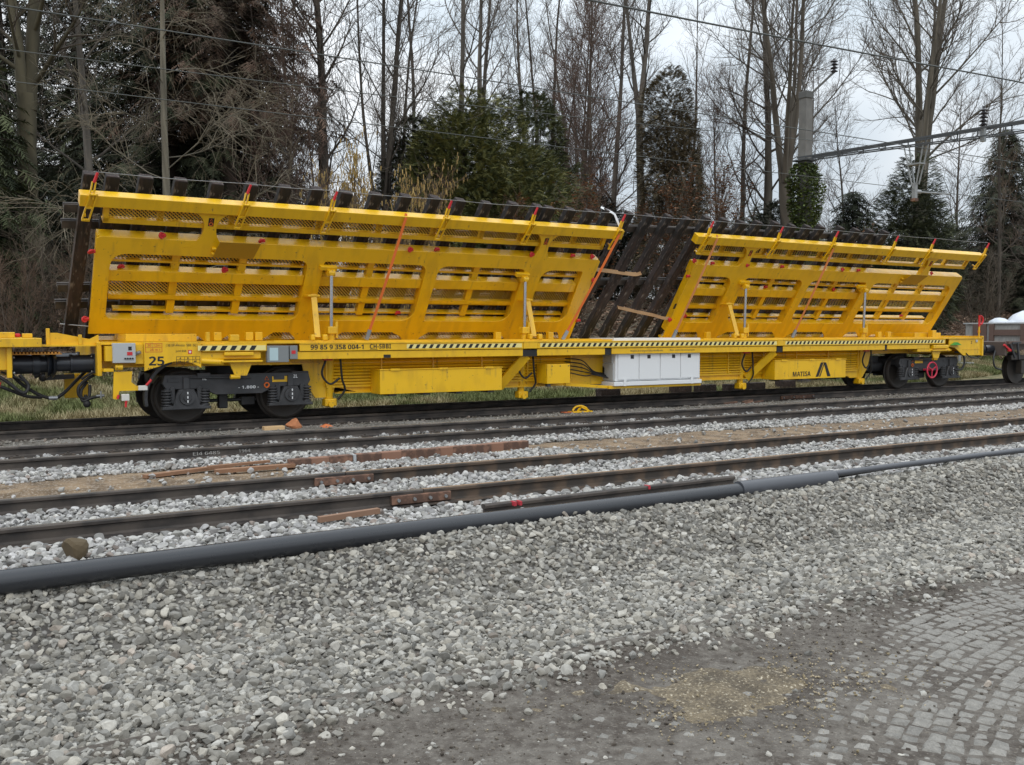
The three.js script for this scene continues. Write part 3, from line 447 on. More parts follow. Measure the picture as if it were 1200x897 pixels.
  { const b = new MB();                                       // right headstock
    b.rbox(25.55, 25.63, 0.88, 1.44, -1.3, 1.42, 0.008); b.ext([[24.1, 1.36], [25.6, 1.40], [25.6, 0.9], [24.75, 0.9], [24.35, 1.12], [24.1, 1.15]], 0.03, T(0, 0, 1.36)); b.box(23.8, 25.6, 1.362, 1.392, 1.1, 1.42); b.box(24.7, 25.5, 1.06, 1.075, 1.36, 1.40); b.rbox(22.7, 24.1, 1.02, 1.1, 1.25, 1.42, 0.01); b.rbox(23.3, 23.95, 1.10, 1.2, 1.35, 1.49, 0.02); b.rbox(23.25, 24.05, 1.04, 1.07, 1.3, 1.5, 0.006); b.ext([[23.3, 1.05], [23.7, 1.05], [23.6, 0.84], [23.4, 0.84]], 0.04, T(0, 0, 1.38)); b.cyl([23.45, 0.82, 1.36], [23.6, 0.82, 1.36], 0.04);
    b.rbox(23.85, 24.02, 1.4, 1.6, 0.9, 1.05, 0.01);
    b.build('headstock', Y, wagon);
    const g = new MB(); g.ext([[24.12, 1.19], [24.5, 1.19], [24.32, 1.27]], 0.1, T(0, 0, 1.40)); g.build('green_lamp', M.green, wagon);
    const n = new MB(); n.rbox(25.28, 25.36, 1.26, 1.33, 1.39, 1.42, 0.01); n.build('data_plate', M.grey, wagon); const t2 = new MB(); t2.add(text('2', 25.08, 1.22, 1.391, 0.075)); t2.build('plate_lettering', M.black, wagon);
    const h = new MB(); h.tube([[24.5, 1.0, 1.3], [24.75, 0.95, 1.35], [24.85, 0.72, 1.36], [24.75, 0.52, 1.34], [24.5, 0.5, 1.3]], 0.028, 7); h.tube([[24.85, 0.96, 1.4], [25.0, 0.86, 1.42], [25.4, 0.84, 1.42], [25.42, 0.9, 1.42]], 0.016, 6); h.build('brake_hose', M.rubber, wagon);
    const s = new MB(); s.cyl([25.46, 1.40, 1.38], [25.46, 1.74, 1.38], 0.022, 0.022, 8); const sm2 = s.build('marker_post', Y, wagon); const f = new MB(); const fsx = new THREE.Shape([[-0.03, 0], [0.03, 0], [0.03, 0.22], [-0.03, 0.22]].map((p) => new THREE.Vector2(...p))); f.box(25.43, 25.49, 1.70, 2.02, 1.37, 1.40); f.add(new THREE.TorusGeometry(0.12, 0.028, 6, 18, Math.PI).rotateZ(-Math.PI / 2), T(25.50, 1.88, 1.385)); f.build('marker_frame', M.red, sm2); }
  // buffers
  const buffer = (x, dir, par, dark) => { for (const z of [0.875, -0.875]) { const b = new MB(); b.cyl([x, 1.05, z], [x + dir * 0.34, 1.05, z], 0.148, 0.14, 22); b.rbox(x - 0.02, x + 0.04, 0.89, 1.21, z - 0.17, z + 0.17, 0.01); b.cyl([x + dir * 0.32, 1.05, z], [x + dir * 0.36, 1.05, z], 0.155, 0.155, 22); b.cyl([x + dir * 0.36, 1.05, z], [x + dir * 0.56, 1.05, z], 0.12, 0.12, 22); b.cyl([x + dir * 0.56, 1.05, z], [x + dir * 0.615, 1.05, z], 0.15, 0.225, 26); const m = b.build('buffer', M.buffer, par); const q = new MB(); for (const yy of [0.93, 1.17]) q.cyl([x + dir * 0.045, yy, z + 0.13], [x + dir * 0.06, yy, z + 0.13], 0.014, 0.014, 6); q.each('bolt', M.steel, m); } };
  buffer(2.40, -1, wagon); buffer(25.63, 1, wagon);
  { const b = new MB(); b.bar([2.4, 1.0, 0], [1.95, 1.0, 0], 0.09, 0.09); b.tube([[1.95, 1.02, 0.05], [1.8, 0.9, 0.05], [1.6, 0.82, 0.05]], 0.035, 6); b.bar([2.2, 0.82, 0.1], [1.75, 0.8, 0.1], 0.07, 0.08); b.add(new THREE.SphereGeometry(0.06, 10, 8), T(1.72, 0.8, 0.12)); b.cyl([1.72, 0.8, 0.12], [1.72, 1.0, 0.12], 0.02); b.build('screw_coupling', M.dark, wagon);
    const h = new MB(); h.tube([[1.2, 0.92, 0.55], [1.38, 0.72, 0.6], [1.62, 0.55, 0.65], [1.75, 0.5, 0.7]], 0.028, 7); h.tube([[2.35, 0.95, 0.55], [2.18, 0.78, 0.6], [1.98, 0.58, 0.66], [1.86, 0.5, 0.7]], 0.028, 7); h.tube([[2.5, 0.9, 0.8], [2.3, 0.8, 0.85], [2.16, 0.66, 0.9], [2.18, 0.52, 0.9], [2.3, 0.5, 0.9], [2.34, 0.7, 0.86]], 0.026, 7); h.tube([[2.3, 0.75, 0.8], [2.2, 0.6, 0.88], [2.22, 0.45, 0.9], [2.36, 0.5, 0.92], [2.48, 0.52, 0.92]], 0.026, 7); h.tube([[2.45, 0.95, 1.0], [2.3, 0.88, 1.0], [2.2, 0.80, 0.95]], 0.02, 7); h.build('brake_hose', M.rubber, wagon);
    const s = new MB(); s.cyl([1.74, 0.5, 0.7], [1.87, 0.5, 0.7], 0.032); s.cyl([2.42, 0.52, 0.92], [2.54, 0.53, 0.92], 0.025); s.each('hose_coupling', M.steel, wagon); const c = new MB(); c.add(new THREE.SphereGeometry(0.06, 10, 8), T(2.28, 0.4, 0.9)); c.cyl([2.28, 0.4, 0.9], [2.26, 0.55, 0.9], 0.025); c.build('hose_end', M.rubber, wagon); }
  // ---------------- bogies
  function bogie(c, guard) {
    const m = new MB();
    for (const s of [1, -1]) {
      const z = s * 1.0 - 0.07;
      m.ext([[-1.28, 0.70], [-1.24, 0.84], [1.24, 0.84], [1.28, 0.70], [1.22, 0.60], [0.62, 0.60], [0.4, 0.49], [-0.4, 0.49], [-0.62, 0.60], [-1.22, 0.60]].map(([x, y]) => [x + c, y]), 0.16, T(0, 0, z), null, 0.008);
      for (const a of [-0.9, 0.9]) { for (const d of [-0.22, 0.22]) m.rbox(c + a + d - 0.04, c + a + d + 0.04, 0.36, 0.64, z + 0.02, z + 0.18, 0.01); m.rbox(c + a - 0.05, c + a + 0.05, 0.6, 0.8, z + 0.14, z + 0.2, 0.01); m.rbox(c + a - 0.3, c + a - 0.1, 0.72, 0.78, z + 0.155, z + 0.17, 0.004); }
      m.rbox(c + 0.95, c + 1.25, 0.82, 0.86, z + 0.02, z + 0.15, 0.008);
    }
    m.box(c - 0.2, c + 0.2, 0.52, 0.82, -0.95, 0.95); m.box(c - 1.24, c - 1.12, 0.66, 0.82, -0.95, 0.95); m.box(c + 1.12, c + 1.24, 0.66, 0.82, -0.95, 0.95); m.cyl([c - 0.42, 0.36, 0.62], [c + 0.42, 0.36, 0.62], 0.03); m.rbox(c - 0.26, c - 0.1, 0.22, 0.5, 0.58, 0.72, 0.02); m.rbox(c + 0.15, c + 0.4, 0.26, 0.42, 0.5, 0.66, 0.02); m.cyl([c, 0.82, 0], [c, 0.98, 0], 0.3);
    m.tube([[c - 0.85, 0.80, 1.12], [c - 0.3, 0.78, 1.13], [c + 0.2, 0.77, 1.12]], 0.016, 6); m.rbox(c - 0.72, c - 0.5, 0.80, 0.87, 1.05, 1.14, 0.01);
    if (guard) { const g = new THREE.Shape(); g.absarc(c - 0.9, 0.46, 0.66, 1.9, 3.35, false); g.absarc(c - 0.9, 0.46, 0.61, 3.35, 1.9, true); m.ext(g, 0.14, T(0, 0, 0.90)); }
    const root = m.build('bogie', M.dark, wagon);
    const pr = [[0.07, -0.09], [0.12, -0.09], [0.12, -0.05], [0.34, -0.015], [0.395, -0.055], [0.46, -0.065], [0.458, 0.04], [0.462, 0.045], [0.49, 0.05], [0.492, 0.065], [0.48, 0.072], [0.40, 0.07], [0.36, 0.045], [0.13, 0.06], [0.12, 0.09], [0.07, 0.09], [0.07, -0.09]];
    for (const a of [-0.9, 0.9]) {
      for (const s of [1, -1]) { const w = new MB(); w.add(new THREE.LatheGeometry(pr.map((p) => new THREE.Vector2(...p)), 44).rotateX(s > 0 ? -Math.PI / 2 : Math.PI / 2), T(c + a, 0.462, s * 0.735)); w.build('wheel', M.wheel, root); }
      const x = new MB(); x.cyl([c + a, 0.462, -1.0], [c + a, 0.462, 1.0], 0.08); x.build('axle', M.wheel, root);
      for (const s of [1, -1]) {
        const z0 = s > 0 ? 0.98 : -1.16, b = new MB(); b.ext([[-0.4, 0.26], [0.4, 0.26], [0.4, 0.31], [0.22, 0.33], [0.17, 0.5], [0.12, 0.6], [-0.12, 0.6], [-0.17, 0.5], [-0.22, 0.33], [-0.4, 0.31]].map(([p, q]) => [p + c + a, q]), 0.18, T(0, 0, z0), null, 0.012); b.cyl([c + a, 0.46, s * 1.12], [c + a, 0.46, s * 1.19], 0.135, 0.12, 20); b.cyl([c + a, 0.46, s * 1.19], [c + a, 0.46, s * 1.21], 0.07, 0.06, 16);
        const bm = b.build('axle_box', M.dark, root);
        for (const d of [-0.31, 0.31]) { const sp2 = new MB(); for (let k = 0; k < 6; k++) sp2.add(new THREE.TorusGeometry(0.075, 0.016, 6, 16).rotateX(Math.PI / 2), T(c + a + d, 0.335 + k * 0.048, z0 + 0.09)); sp2.cyl([c + a + d, 0.31, z0 + 0.09], [c + a + d, 0.61, z0 + 0.09], 0.05); sp2.build('spring', M.dark, root); }
        if (s > 0) { const d = new MB(); for (const yy of [0.40, 0.47, 0.54]) d.box(c + a - 0.009, c + a + 0.009, yy - 0.02, yy + 0.02, 1.215, 1.219); d.each('white_mark', M.white, root); }
      }
    }
    return root;
  }
  const b1 = bogie(4.7, true), b2 = bogie(23.68, false);
  const bt = new MB(); bt.add(text('1L', 4.06, 0.745, 1.094, 0.06, 0.08)); bt.add(text('2L', 5.66, 0.745, 1.094, 0.06, 0.08)); bt.add(text('- 1.800 -', 4.68, 0.58, 1.094, 0.05, 0.36)); bt.add(text('1', 24.62, 0.745, 1.094, 0.06)); bt.build('bogie_lettering', M.white, wagon);
  for (const [x, y] of [[5.28, 0.68], [23.05, 0.70]]) { const s = new MB(); s.box(x, x + 0.34, y, y + 0.1, 1.09, 1.094); s.build('bogie_label', Y, wagon); const o = new MB(); o.add(new THREE.TorusGeometry(0.04, 0.014, 6, 16), T(x - 0.1, y - 0.05, 1.094)); o.add(new THREE.TorusGeometry(0.04, 0.008, 3, 3).rotateZ(Math.PI / 2), T(x - 0.1, y + 0.06, 1.094)); o.build('warning_symbol', M.orange, wagon); }
  { const h = new MB(); h.add(new THREE.TorusGeometry(0.21, 0.022, 8, 28), T(23.42, 0.52, 1.36)); for (let k = 0; k < 3; k++) { const a = k * 2.094 + 0.5; h.bar([23.42, 0.52, 1.36], [23.42 + 0.21 * Math.cos(a), 0.52 + 0.21 * Math.sin(a), 1.36], 0.025, 0.02, [0, 0, 1]); } h.cyl([23.42, 0.52, 1.1], [23.42, 0.52, 1.38], 0.03); h.build('hand_wheel', std([0.55, 0.03, 0.07], 0.5), wagon); }
  { const u = new MB(); u.cyl([21.9, 0.62, 0.4], [22.5, 0.62, 0.4], 0.16); u.rbox(21.5, 22.3, 0.5, 0.9, -0.5, 0.5, 0.02); u.rbox(5.9, 6.3, 0.6, 0.95, -0.4, 0.4, 0.02); u.each('brake_cylinder', M.dark, wagon); }
}
// ------------------------------------------------------------------ tilting frames (local axes: x along the wagon, v up the slope, w out of the frame)
const TILT = new THREE.Matrix4().makeRotationX(THREE.MathUtils.degToRad(34)).setPosition(0, 2.69, 0.95);
{
  const meshStrip = (mb, x0, x1, v0, v1, w) => {          // expanded metal: diamonds of slim strands
    const px = 0.062, pv = 0.029, nv = Math.round((v1 - v0) / pv), h = (v1 - v0) / nv, pos = [];
    const seg = (ax, ay, bx, by) => {
      const dx = bx - ax, dy = by - ay, l = Math.hypot(dx, dy), nx = -dy / l * 0.0078, ny = dx / l * 0.0078, t = 0.007;
      const c = [[ax + nx, ay + ny, w + t], [bx + nx, by + ny, w + t], [bx - nx, by - ny, w - t], [ax - nx, ay - ny, w - t]];
      pos.push(...c[0], ...c[3], ...c[2], ...c[0], ...c[2], ...c[1]);
    };
    for (let j = 0; j < nv; j++) for (let x = x0 + (j % 2 ? px / 2 : 0); x < x1; x += px) { const a = v0 + j * h, b = a + h; seg(x, a, Math.min(x + px / 2, x1), b); seg(x, a, Math.max(x - px / 2, x0), b); }
    const g = new THREE.BufferGeometry(); g.setAttribute('position', new THREE.Float32BufferAttribute(pos, 3)); g.computeVertexNormals(); mb.add(g);
  };
  const hole = (x0, x1, v0, v1, r) => {                   // r: radii bl, br, tr, tl
    const p = new THREE.Path(); p.moveTo(x0 + r[0], v0); p.lineTo(x1 - r[1], v0); p.quadraticCurveTo(x1, v0, x1, v0 + r[1]); p.lineTo(x1, v1 - r[2]); p.quadraticCurveTo(x1, v1, x1 - r[2], v1); p.lineTo(x0 + r[3], v1); p.quadraticCurveTo(x0, v1, x0, v1 - r[3]); p.lineTo(x0, v0 + r[0]); p.quadraticCurveTo(x0, v0, x0 + r[0], v0); return p;
  };
  const stepMat = std([0.40, 0.235, 0.018], 0.6);  // brownish plate, its colour also darkened for the downward-facing shade
  function frame(mir) {
    const X = (x) => (mir ? 27.36 - x : x), two = (a, b) => (mir ? [X(b), X(a)] : [a, b]);
    const nb = () => new MB(TILT), bx = (m, a, b, v0, v1, w0, w1) => { const [p, q] = two(a, b); return m.box(p, q, v0, v1, w0, w1); }, rb = (m, a, b, v0, v1, w0, w1, r = 0.01) => { const [p, q] = two(a, b); return m.rbox(p, q, v0, v1, w0, w1, r); };
    const H = (a, b, v0, v1, r) => { const [p, q] = two(a, b); return hole(p, q, v0, v1, mir ? [r[1], r[0], r[3], r[2]] : r); };
    // front plate with its openings and the arched foot
    const pts = [[2.42, -1.40], [2.44, 0.43], [2.50, 0.47], [12.30, 0.47], [12.36, 0.43], [12.34, -1.66], [12.1, -1.66], [12.06, -1.55], [11.96, -1.375], [11.34, -1.375], [11.25, -1.52], [11.2, -1.66], [10.7, -1.66], [10.6, -1.5], [10.36, -1.375], [8.8, -1.375], [8.64, -1.5], [8.56, -1.64], [8.3, -1.64], [8.2, -1.48], [8.0, -1.375], [6.95, -1.375], [6.78, -1.5], [6.7, -1.66], [6.1, -1.66], [6.02, -1.5], [5.9, -1.375], [5.6, -1.375], [5.45, -1.5], [5.36, -1.56], [5.0, -1.56], [4.9, -1.46], [4.75, -1.46], [4.62, -1.56], [4.36, -1.56], [4.26, -1.47], [4.1, -1.40]];
    const P = pts.map(([x, v]) => [X(x), v]); if (mir) P.reverse();
    const hs = [H(2.67, 5.99, -1.10, 0.17, [0.12, 0.2, 0.2, 0.28]), H(6.29, 8.36, -1.10, 0.17, [0.04, 0.3, 0.2, 0.06]), H(8.62, 10.58, -1.10, 0.17, [0.04, 0.3, 0.1, 0.22]), H(11.0, 12.02, -1.10, 0.17, [0.04, 0.26, 0.05, 0.3])];
    const f = nb(); f.ext(P, 0.03, T(0, 0, -0.03), hs, 0.004);
    // webs standing behind the plate edges: ledges on top and below
    bx(f, 2.46, 12.32, 0.44, 0.47, -0.24, -0.03); bx(f, 2.7, 12.2, 0.17, 0.19, -0.2, -0.03); bx(f, 2.7, 12.3, -1.13, -1.10, -0.2, -0.03); bx(f, 2.8, 12.0, -1.02, -0.985, -0.26, -0.14); bx(f, 2.46, 12.32, 0.19, 0.44, -0.25, -0.22);
    for (const x of [2.45, 2.62, 5.99, 6.26, 8.36, 8.59, 10.58, 10.96, 12.03, 12.30]) bx(f, x, x + 0.03, -1.36, 0.44, -0.2, -0.03);
    for (const [a, b] of [[2.66, 5.99], [6.29, 8.36], [8.62, 10.58], [11.0, 12.02]]) { rb(f, a + 0.002, b - 0.002, -0.375, -0.17, -0.24, -0.045, 0.01); }
    // posts to the top beam
    for (const x of [4.18, 10.84]) { const s = new THREE.Shape(), c = X(x); s.moveTo(c - 0.42, 0.34); s.quadraticCurveTo(c - 0.11, 0.42, c - 0.10, 0.72); s.quadraticCurveTo(c - 0.11, 0.98, c - 0.4, 1.02); s.lineTo(c + 0.4, 1.02); s.quadraticCurveTo(c + 0.11, 0.98, c + 0.10, 0.72); s.quadraticCurveTo(c + 0.11, 0.42, c + 0.42, 0.34); s.closePath(); f.ext(s, 0.025, T(0, 0, -0.022)); bx(f, x - 0.09, x + 0.09, 0.44, 1.0, -0.16, -0.03); }
    // top beam and mesh bearers
    rb(f, 2.15, 12.65, 1.0, 1.2, -0.14, 0.045, 0.012); bx(f, 2.52, 12.33, 0.69, 0.775, -0.14, -0.05); bx(f, 2.52, 12.33, 0.69, 0.71, -0.24, -0.14); bx(f, 2.52, 2.6, 0.70, 1.0, -0.13, -0.05); bx(f, 12.26, 12.34, 0.70, 1.0, -0.13, -0.05);
    bx(f, 2.7, 12.05, -0.045, -0.005, -0.2, -0.12); bx(f, 2.7, 12.05, -0.77, -0.67, -0.2, -0.1); bx(f, 2.7, 12.05, -0.77, -0.75, -0.24, -0.1);
    for (const x of [3.73, 4.86, 7.27, 9.54]) bx(f, x - 0.065, x + 0.065, -1.05, 0.2, -0.235, -0.13);
    for (const x of [3.4, 4.55, 6.1, 7.25, 8.36, 9.4, 10.3, 11.6]) bx(f, x - 0.045, x + 0.045, 0.71, 1.0, -0.2, -0.115);
    bx(f, 2.6, 12.3, -1.62, -1.58, -0.2, -0.08);
    const root = f.build('tilting_frame', Y, wagon);
    const mesh = nb(), ms = (a, b, v0, v1, w) => { const [p, q] = two(a, b); meshStrip(mesh, p, q, v0, v1, w); };
    ms(2.6, 12.26, 0.775, 1.0, -0.105); ms(2.7, 12.05, -0.005, 0.18, -0.17); ms(2.7, 12.05, -0.67, -0.38, -0.16); ms(4.3, 12.1, -1.58, -1.40, -0.12);
    mesh.build('mesh_panel', M.mesh, root);
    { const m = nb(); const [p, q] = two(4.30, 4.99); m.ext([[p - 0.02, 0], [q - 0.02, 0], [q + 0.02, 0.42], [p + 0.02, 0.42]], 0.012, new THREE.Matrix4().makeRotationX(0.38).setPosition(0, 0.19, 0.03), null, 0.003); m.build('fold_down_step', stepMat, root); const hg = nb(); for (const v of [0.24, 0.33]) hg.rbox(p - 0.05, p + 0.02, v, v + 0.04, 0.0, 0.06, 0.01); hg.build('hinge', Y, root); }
    // stakes with red tips clamped to the top beam
    for (const x of [2.26, 4.62, 6.13, 8.38, 10.28, 12.45]) {
      const c = X(x), s = nb(), ln = 0.06; s.bar([c + ln * 1.0, 1.40, -0.02], [c + 0.02, 1.14, 0.06], 0.02, 0.035, [0, 0, 1]); s.bar([c + ln + 0.05, 1.40, -0.02], [c + 0.07, 1.14, 0.06], 0.02, 0.035, [0, 0, 1]);
      s.bar([c + 0.03, 1.24, 0.062], [c - 0.06, 0.80, 0.062], 0.022, 0.03, [0, 0, 1]); s.bar([c + 0.13, 1.24, 0.062], [c + 0.04, 0.80, 0.062], 0.022, 0.03, [0, 0, 1]); s.rbox(c - 0.07, c + 0.05, 0.76, 0.80, 0.04, 0.08, 0.008); s.rbox(c + 0.02, c + 0.14, 1.205, 1.235, -0.02, 0.08, 0.008); s.box(c - 0.03, c + 0.07, 0.98, 1.01, 0.046, 0.078); s.bar([c - 0.02, 0.84, 0.05], [c - 0.02, 0.84, -0.06], 0.03, 0.03);
      s.build('stake', Y, root);
      const t = nb(); t.cyl([c + ln + 0.025, 1.39, -0.015], [c + ln + 0.07, 1.54, -0.055], 0.025, 0.021, 8); t.build('stake_tip', M.red, root);
    }
    // tie hooks
    const hooks = mir ? [[14.93, 0.56], [15.5, 0.52], [16.6, 0.52], [17.75, 0.52], [19.9, 0.52], [20.5, 0.52], [23.45, 0.54], [14.94, 0.16], [14.98, -1.02], [17.66, -0.12], [20.1, -0.12], [23.4, -0.9], [15.5, -0.98]] : [[3.42, 0.54], [5.07, 0.53], [7.9, 0.50], [8.45, 0.53], [10.6, 0.52], [11.6, 0.54], [12.1, 0.54], [2.37, 0.19], [2.35, -1.10], [2.85, -0.13], [4.55, -0.13], [8.05, -0.98], [12.36, -0.02], [12.37, -1.06]];
    hooks.forEach(([x, v], i) => { const m = nb(), S = 0.72, w = v > 0.4 ? 0.0 : x < 2.5 || x > 12.3 && x < 15 && v < 0.3 && (x < 12.5 || x > 14.9) ? 0.01 : -0.1; m.add(new THREE.TorusGeometry(0.04, 0.017, 7, 14).rotateX(i % 2 ? 0.5 : -0.4).rotateY(0.4), T(x, v, w)); m.rbox(x - 0.02, x + 0.07, v - 0.022, v + 0.022, w - 0.05, w + 0.015, 0.01); m.build('tie_hook', M.red, root); });
    { const m = nb(); for (const x of [4.18, 10.84]) { const c = X(x); m.box(c - 0.045, c + 0.045, 0.76, 0.91, 0.003, 0.006); } if (mir) m.box(14.93, 14.99, -0.72, -0.58, 0.001, 0.004); const w = m.build('warning_plate', M.black, root); const o = nb(); for (const x of [4.18, 10.84]) { const c = X(x); o.add(new THREE.TorusGeometry(0.028, 0.010, 5, 14), T(c, 0.80, 0.008)); o.add(new THREE.TorusGeometry(0.025, 0.008, 3, 3).rotateZ(Math.PI / 2), T(c, 0.87, 0.008)); } o.build('warning_symbol', M.orange, root); }
    { const m = nb(), rr = rng(mir ? 9 : 8); for (const x of [6.41, 10.57]) { const c = X(x); m.rbox(c - 0.2, c + 0.12, 0.02, 0.10, -0.02, 0.07, 0.01); m.rbox(c - 0.07, c - 0.05, -0.06, 0.06, 0.0, 0.12, 0.006); m.rbox(c + 0.05, c + 0.07, -0.06, 0.06, 0.0, 0.12, 0.006); } m.build('cylinder_bracket', Y, root); }
    return root;
  }
  frame(false); frame(true);
}
{ // wire strung between the red stake tips
  const w = new MB(TILT), xs = [2.33, 4.69, 6.2, 8.45, 10.35, 12.52, 14.98, 17.15, 19.05, 21.3, 22.81, 25.17];
  for (let i = 1; i < xs.length; i++) w.tube([[xs[i - 1], 1.55, -0.06], [(xs[i - 1] + xs[i]) / 2, 1.535 - 0.002 * (xs[i] - xs[i - 1]), -0.065], [xs[i], 1.55, -0.06]], 0.0055, 5, 6);
  tag(w.build('guard_wire', std([0.3, 0.3, 0.3], 0.5, 0.6)), 'thin grey wire strung along the red tipped stakes of the wagon', 'wire');
}
// ------------------------------------------------------------------ the load: one tilted track panel with timber sleepers
{
  const load = thing('track_panel', 'tilted panel of dark tarred sleepers and rails loaded behind the yellow frames', 'track panel', [14, 0, 0]);
  const tops = [2.33, 2.66, 3.16, 3.7, 4.28, 4.86, 5.44, 6.0, 6.55, 7.13, 7.71, 8.31, 8.85, 9.43, 10.03, 10.6, 10.89, 11.41, 11.9, 12.36, 12.92, 13.47, 14.0, 14.54, 15.1, 15.62, 16.19, 16.7, 17.25, 17.83, 18.35, 18.8, 19.5, 20.1, 20.62, 21.19];
  const variant = [0, 1, 2, 3].map((k) => { const r = rng(300 + k), g = new RoundedBoxGeometry(0.222, 1, 0.145, 1, 0.012); return uvm(prep(g)); });
  const Q = new THREE.Quaternion().setFromRotationMatrix(TILT), r = rng(55), v3 = new THREE.Vector3();
  tops.forEach((x, i) => {
    const t = (x - 2.3) / 19, v1 = 1.40 + 0.13 * t + (r() - 0.5) * 0.05, v0 = -1.75 - 0.1 * r(), L = v1 - v0, skew = lerp(0.045, 0.16, clamp(t * 1.5, 0, 1)) + (r() - 0.5) * 0.012;
    const m = put(new THREE.Mesh(variant[i % 4], M.timber)); m.name = 'sleeper';
    v3.set(x - skew * L / 2, (v0 + v1) / 2, -0.345 + (r() - 0.5) * 0.015).applyMatrix4(TILT); m.position.set(v3.x - 14, v3.y, v3.z); m.quaternion.copy(Q).multiply(new THREE.Quaternion().setFromAxisAngle(new THREE.Vector3(0, 0, 1), -Math.atan(skew))); m.scale.set((x > 12.3 && x < 15.5 ? 0.80 : 0.92) + 0.12 * r(), L, 1); load.add(m);
  });
  // rails on the far side of the sleepers, foot towards us
  const prof = railProfile(); const place = (x0, va, x1, vb, name = 'rail') => {
    const L = Math.hypot(x1 - x0, vb - va), g = new THREE.ExtrudeGeometry(prof, { depth: L, bevelEnabled: false }).applyMatrix4(alongX).rotateX(-Math.PI / 2); // head points to -w
    g.rotateZ(Math.atan2(vb - va, x1 - x0)); g.translate(x0, va, -0.60); const b = new MB(TILT); b.add(g); b.build(name, M.rail, load);
  };
  place(2.0, 0.70, 21.4, 1.25); place(1.98, 0.41, 12.2, 0.72, 'switch_rail'); place(1.97, -0.79, 21.4, 0.0); place(1.95, -1.12, 12.0, -0.75, 'switch_rail');
  const pl = new MB(TILT); tops.forEach((x, i) => { for (const v of [0.70 + (x - 2) * 0.028, -0.79 + (x - 2) * 0.041]) { const xx = x - 0.1 * (1.4 - v) * clamp((x - 2.3) / 12, 0.3, 1.4); pl.box(xx - 0.07, xx + 0.07, v - 0.16, v + 0.16, -0.44, -0.425); } }); pl.each('base_plate', M.rail, load);
  // dark cross timbers seen between the sleepers in the gap
  
  const er = new MB(TILT); er.cyl([2.02, -1.4, -0.3], [2.5, -1.4, -0.22], 0.012); er.build('tie_rod', M.steel, load);
}
{ // chalk figures on the web of the third rail
  for (const [str, x, w] of [['EI4 6485', 3.1, 0.36], ['1964', 3.72, 0.16], ['6- 1264', 9.35, 0.34], ['144', 9.95, 0.14]]) { const b = new MB(); b.add(text(str, x, -0.10, 4.51, 0.045, w, fontR)); b.build('chalk_mark', std([0.42, 0.41, 0.39], 0.9), r3); }
}
// straps
const strap = (label, pts, w, mat, buckle) => {
  const b = new MB(), q = []; for (let i = 1; i < pts.length; i++) { const n = i === pts.length - 1 ? 9 : 2; for (let k = i === 1 ? 0 : 1; k <= n; k++) { const t = k / n, s = Math.sin(Math.PI * t); q.push([lerp(pts[i - 1][0], pts[i][0], t) + (n > 2 ? 0.018 * s : 0), lerp(pts[i - 1][1], pts[i][1], t) - (n > 2 ? 0.02 * s : 0), lerp(pts[i - 1][2], pts[i][2], t) - (n > 2 ? 0.02 * s : 0)]); } }
  for (let i = 1; i < q.length; i++) b.bar(q[i - 1], q[i], w, 0.006, [Math.sin(i * 0.9) * 0.14, 0.5, 1]); const m = b.build('ratchet_strap', mat); tag(m, label, 'strap');
  if (buckle) { const e = q[q.length - 1], f = q[q.length - 2], c = new MB(); c.bar(e, [lerp(e[0], f[0], 0.75), lerp(e[1], f[1], 0.75), lerp(e[2], f[2], 0.75)], w * 1.35, 0.04, [0, 0.5, 1]); c.build('ratchet', M.steel, m); }
  return m;
};
const onFrame = (x, v, w) => new THREE.Vector3(x, v, w).applyMatrix4(TILT).toArray();
strap('orange lashing strap across the middle of the left yellow frame', [onFrame(7.64, 1.23, -0.02), onFrame(7.62, 1.17, 0.055), [7.0, 1.42, 1.25]], 0.05, M.orange, true);
strap('orange lashing strap down the right end of the left yellow frame', [onFrame(12.56, 1.23, -0.02), onFrame(12.54, 1.17, 0.055), [11.36, 1.40, 1.25]], 0.05, M.orange, true);
strap('pale orange lashing strap down the left end of the right yellow frame', [onFrame(15.28, 1.23, -0.02), onFrame(15.26, 1.17, 0.055), [14.38, 1.42, 1.2]], 0.05, std([0.50, 0.19, 0.06], 0.8), true);
strap('orange lashing strap across the middle of the right yellow frame', [onFrame(19.13, 1.23, -0.02), onFrame(19.11, 1.17, 0.055), [18.12, 1.42, 1.25]], 0.05, std([0.52, 0.16, 0.04], 0.8), true);
{ const b = new MB(); b.bar(onFrame(12.55, 1.21, 0.05), onFrame(12.42, 1.46, -0.2), 0.06, 0.006, [0, 0.5, 1]); b.bar(onFrame(12.42, 1.46, -0.2), onFrame(12.22, 1.47, -0.45), 0.06, 0.006, [0, 0.5, 1]); tag(b.build('webbing', M.white), 'white webbing strap laid over the sleeper tops at the gap', 'strap'); }
strap('upper brown canvas sling hanging across the sleepers in the gap', [onFrame(12.42, 0.13, -0.2), onFrame(13.05, 0.06, -0.245), onFrame(13.5, 0.02, -0.25), onFrame(13.8, 0.06, -0.25)], 0.10, M.canvas);
strap('lower brown canvas sling hanging across the sleepers in the gap', [onFrame(13.55, -0.86, -0.25), onFrame(14.2, -0.98, -0.245), onFrame(14.75, -1.06, -0.22), onFrame(15.0, -1.02, -0.05)], 0.09, M.canvas);
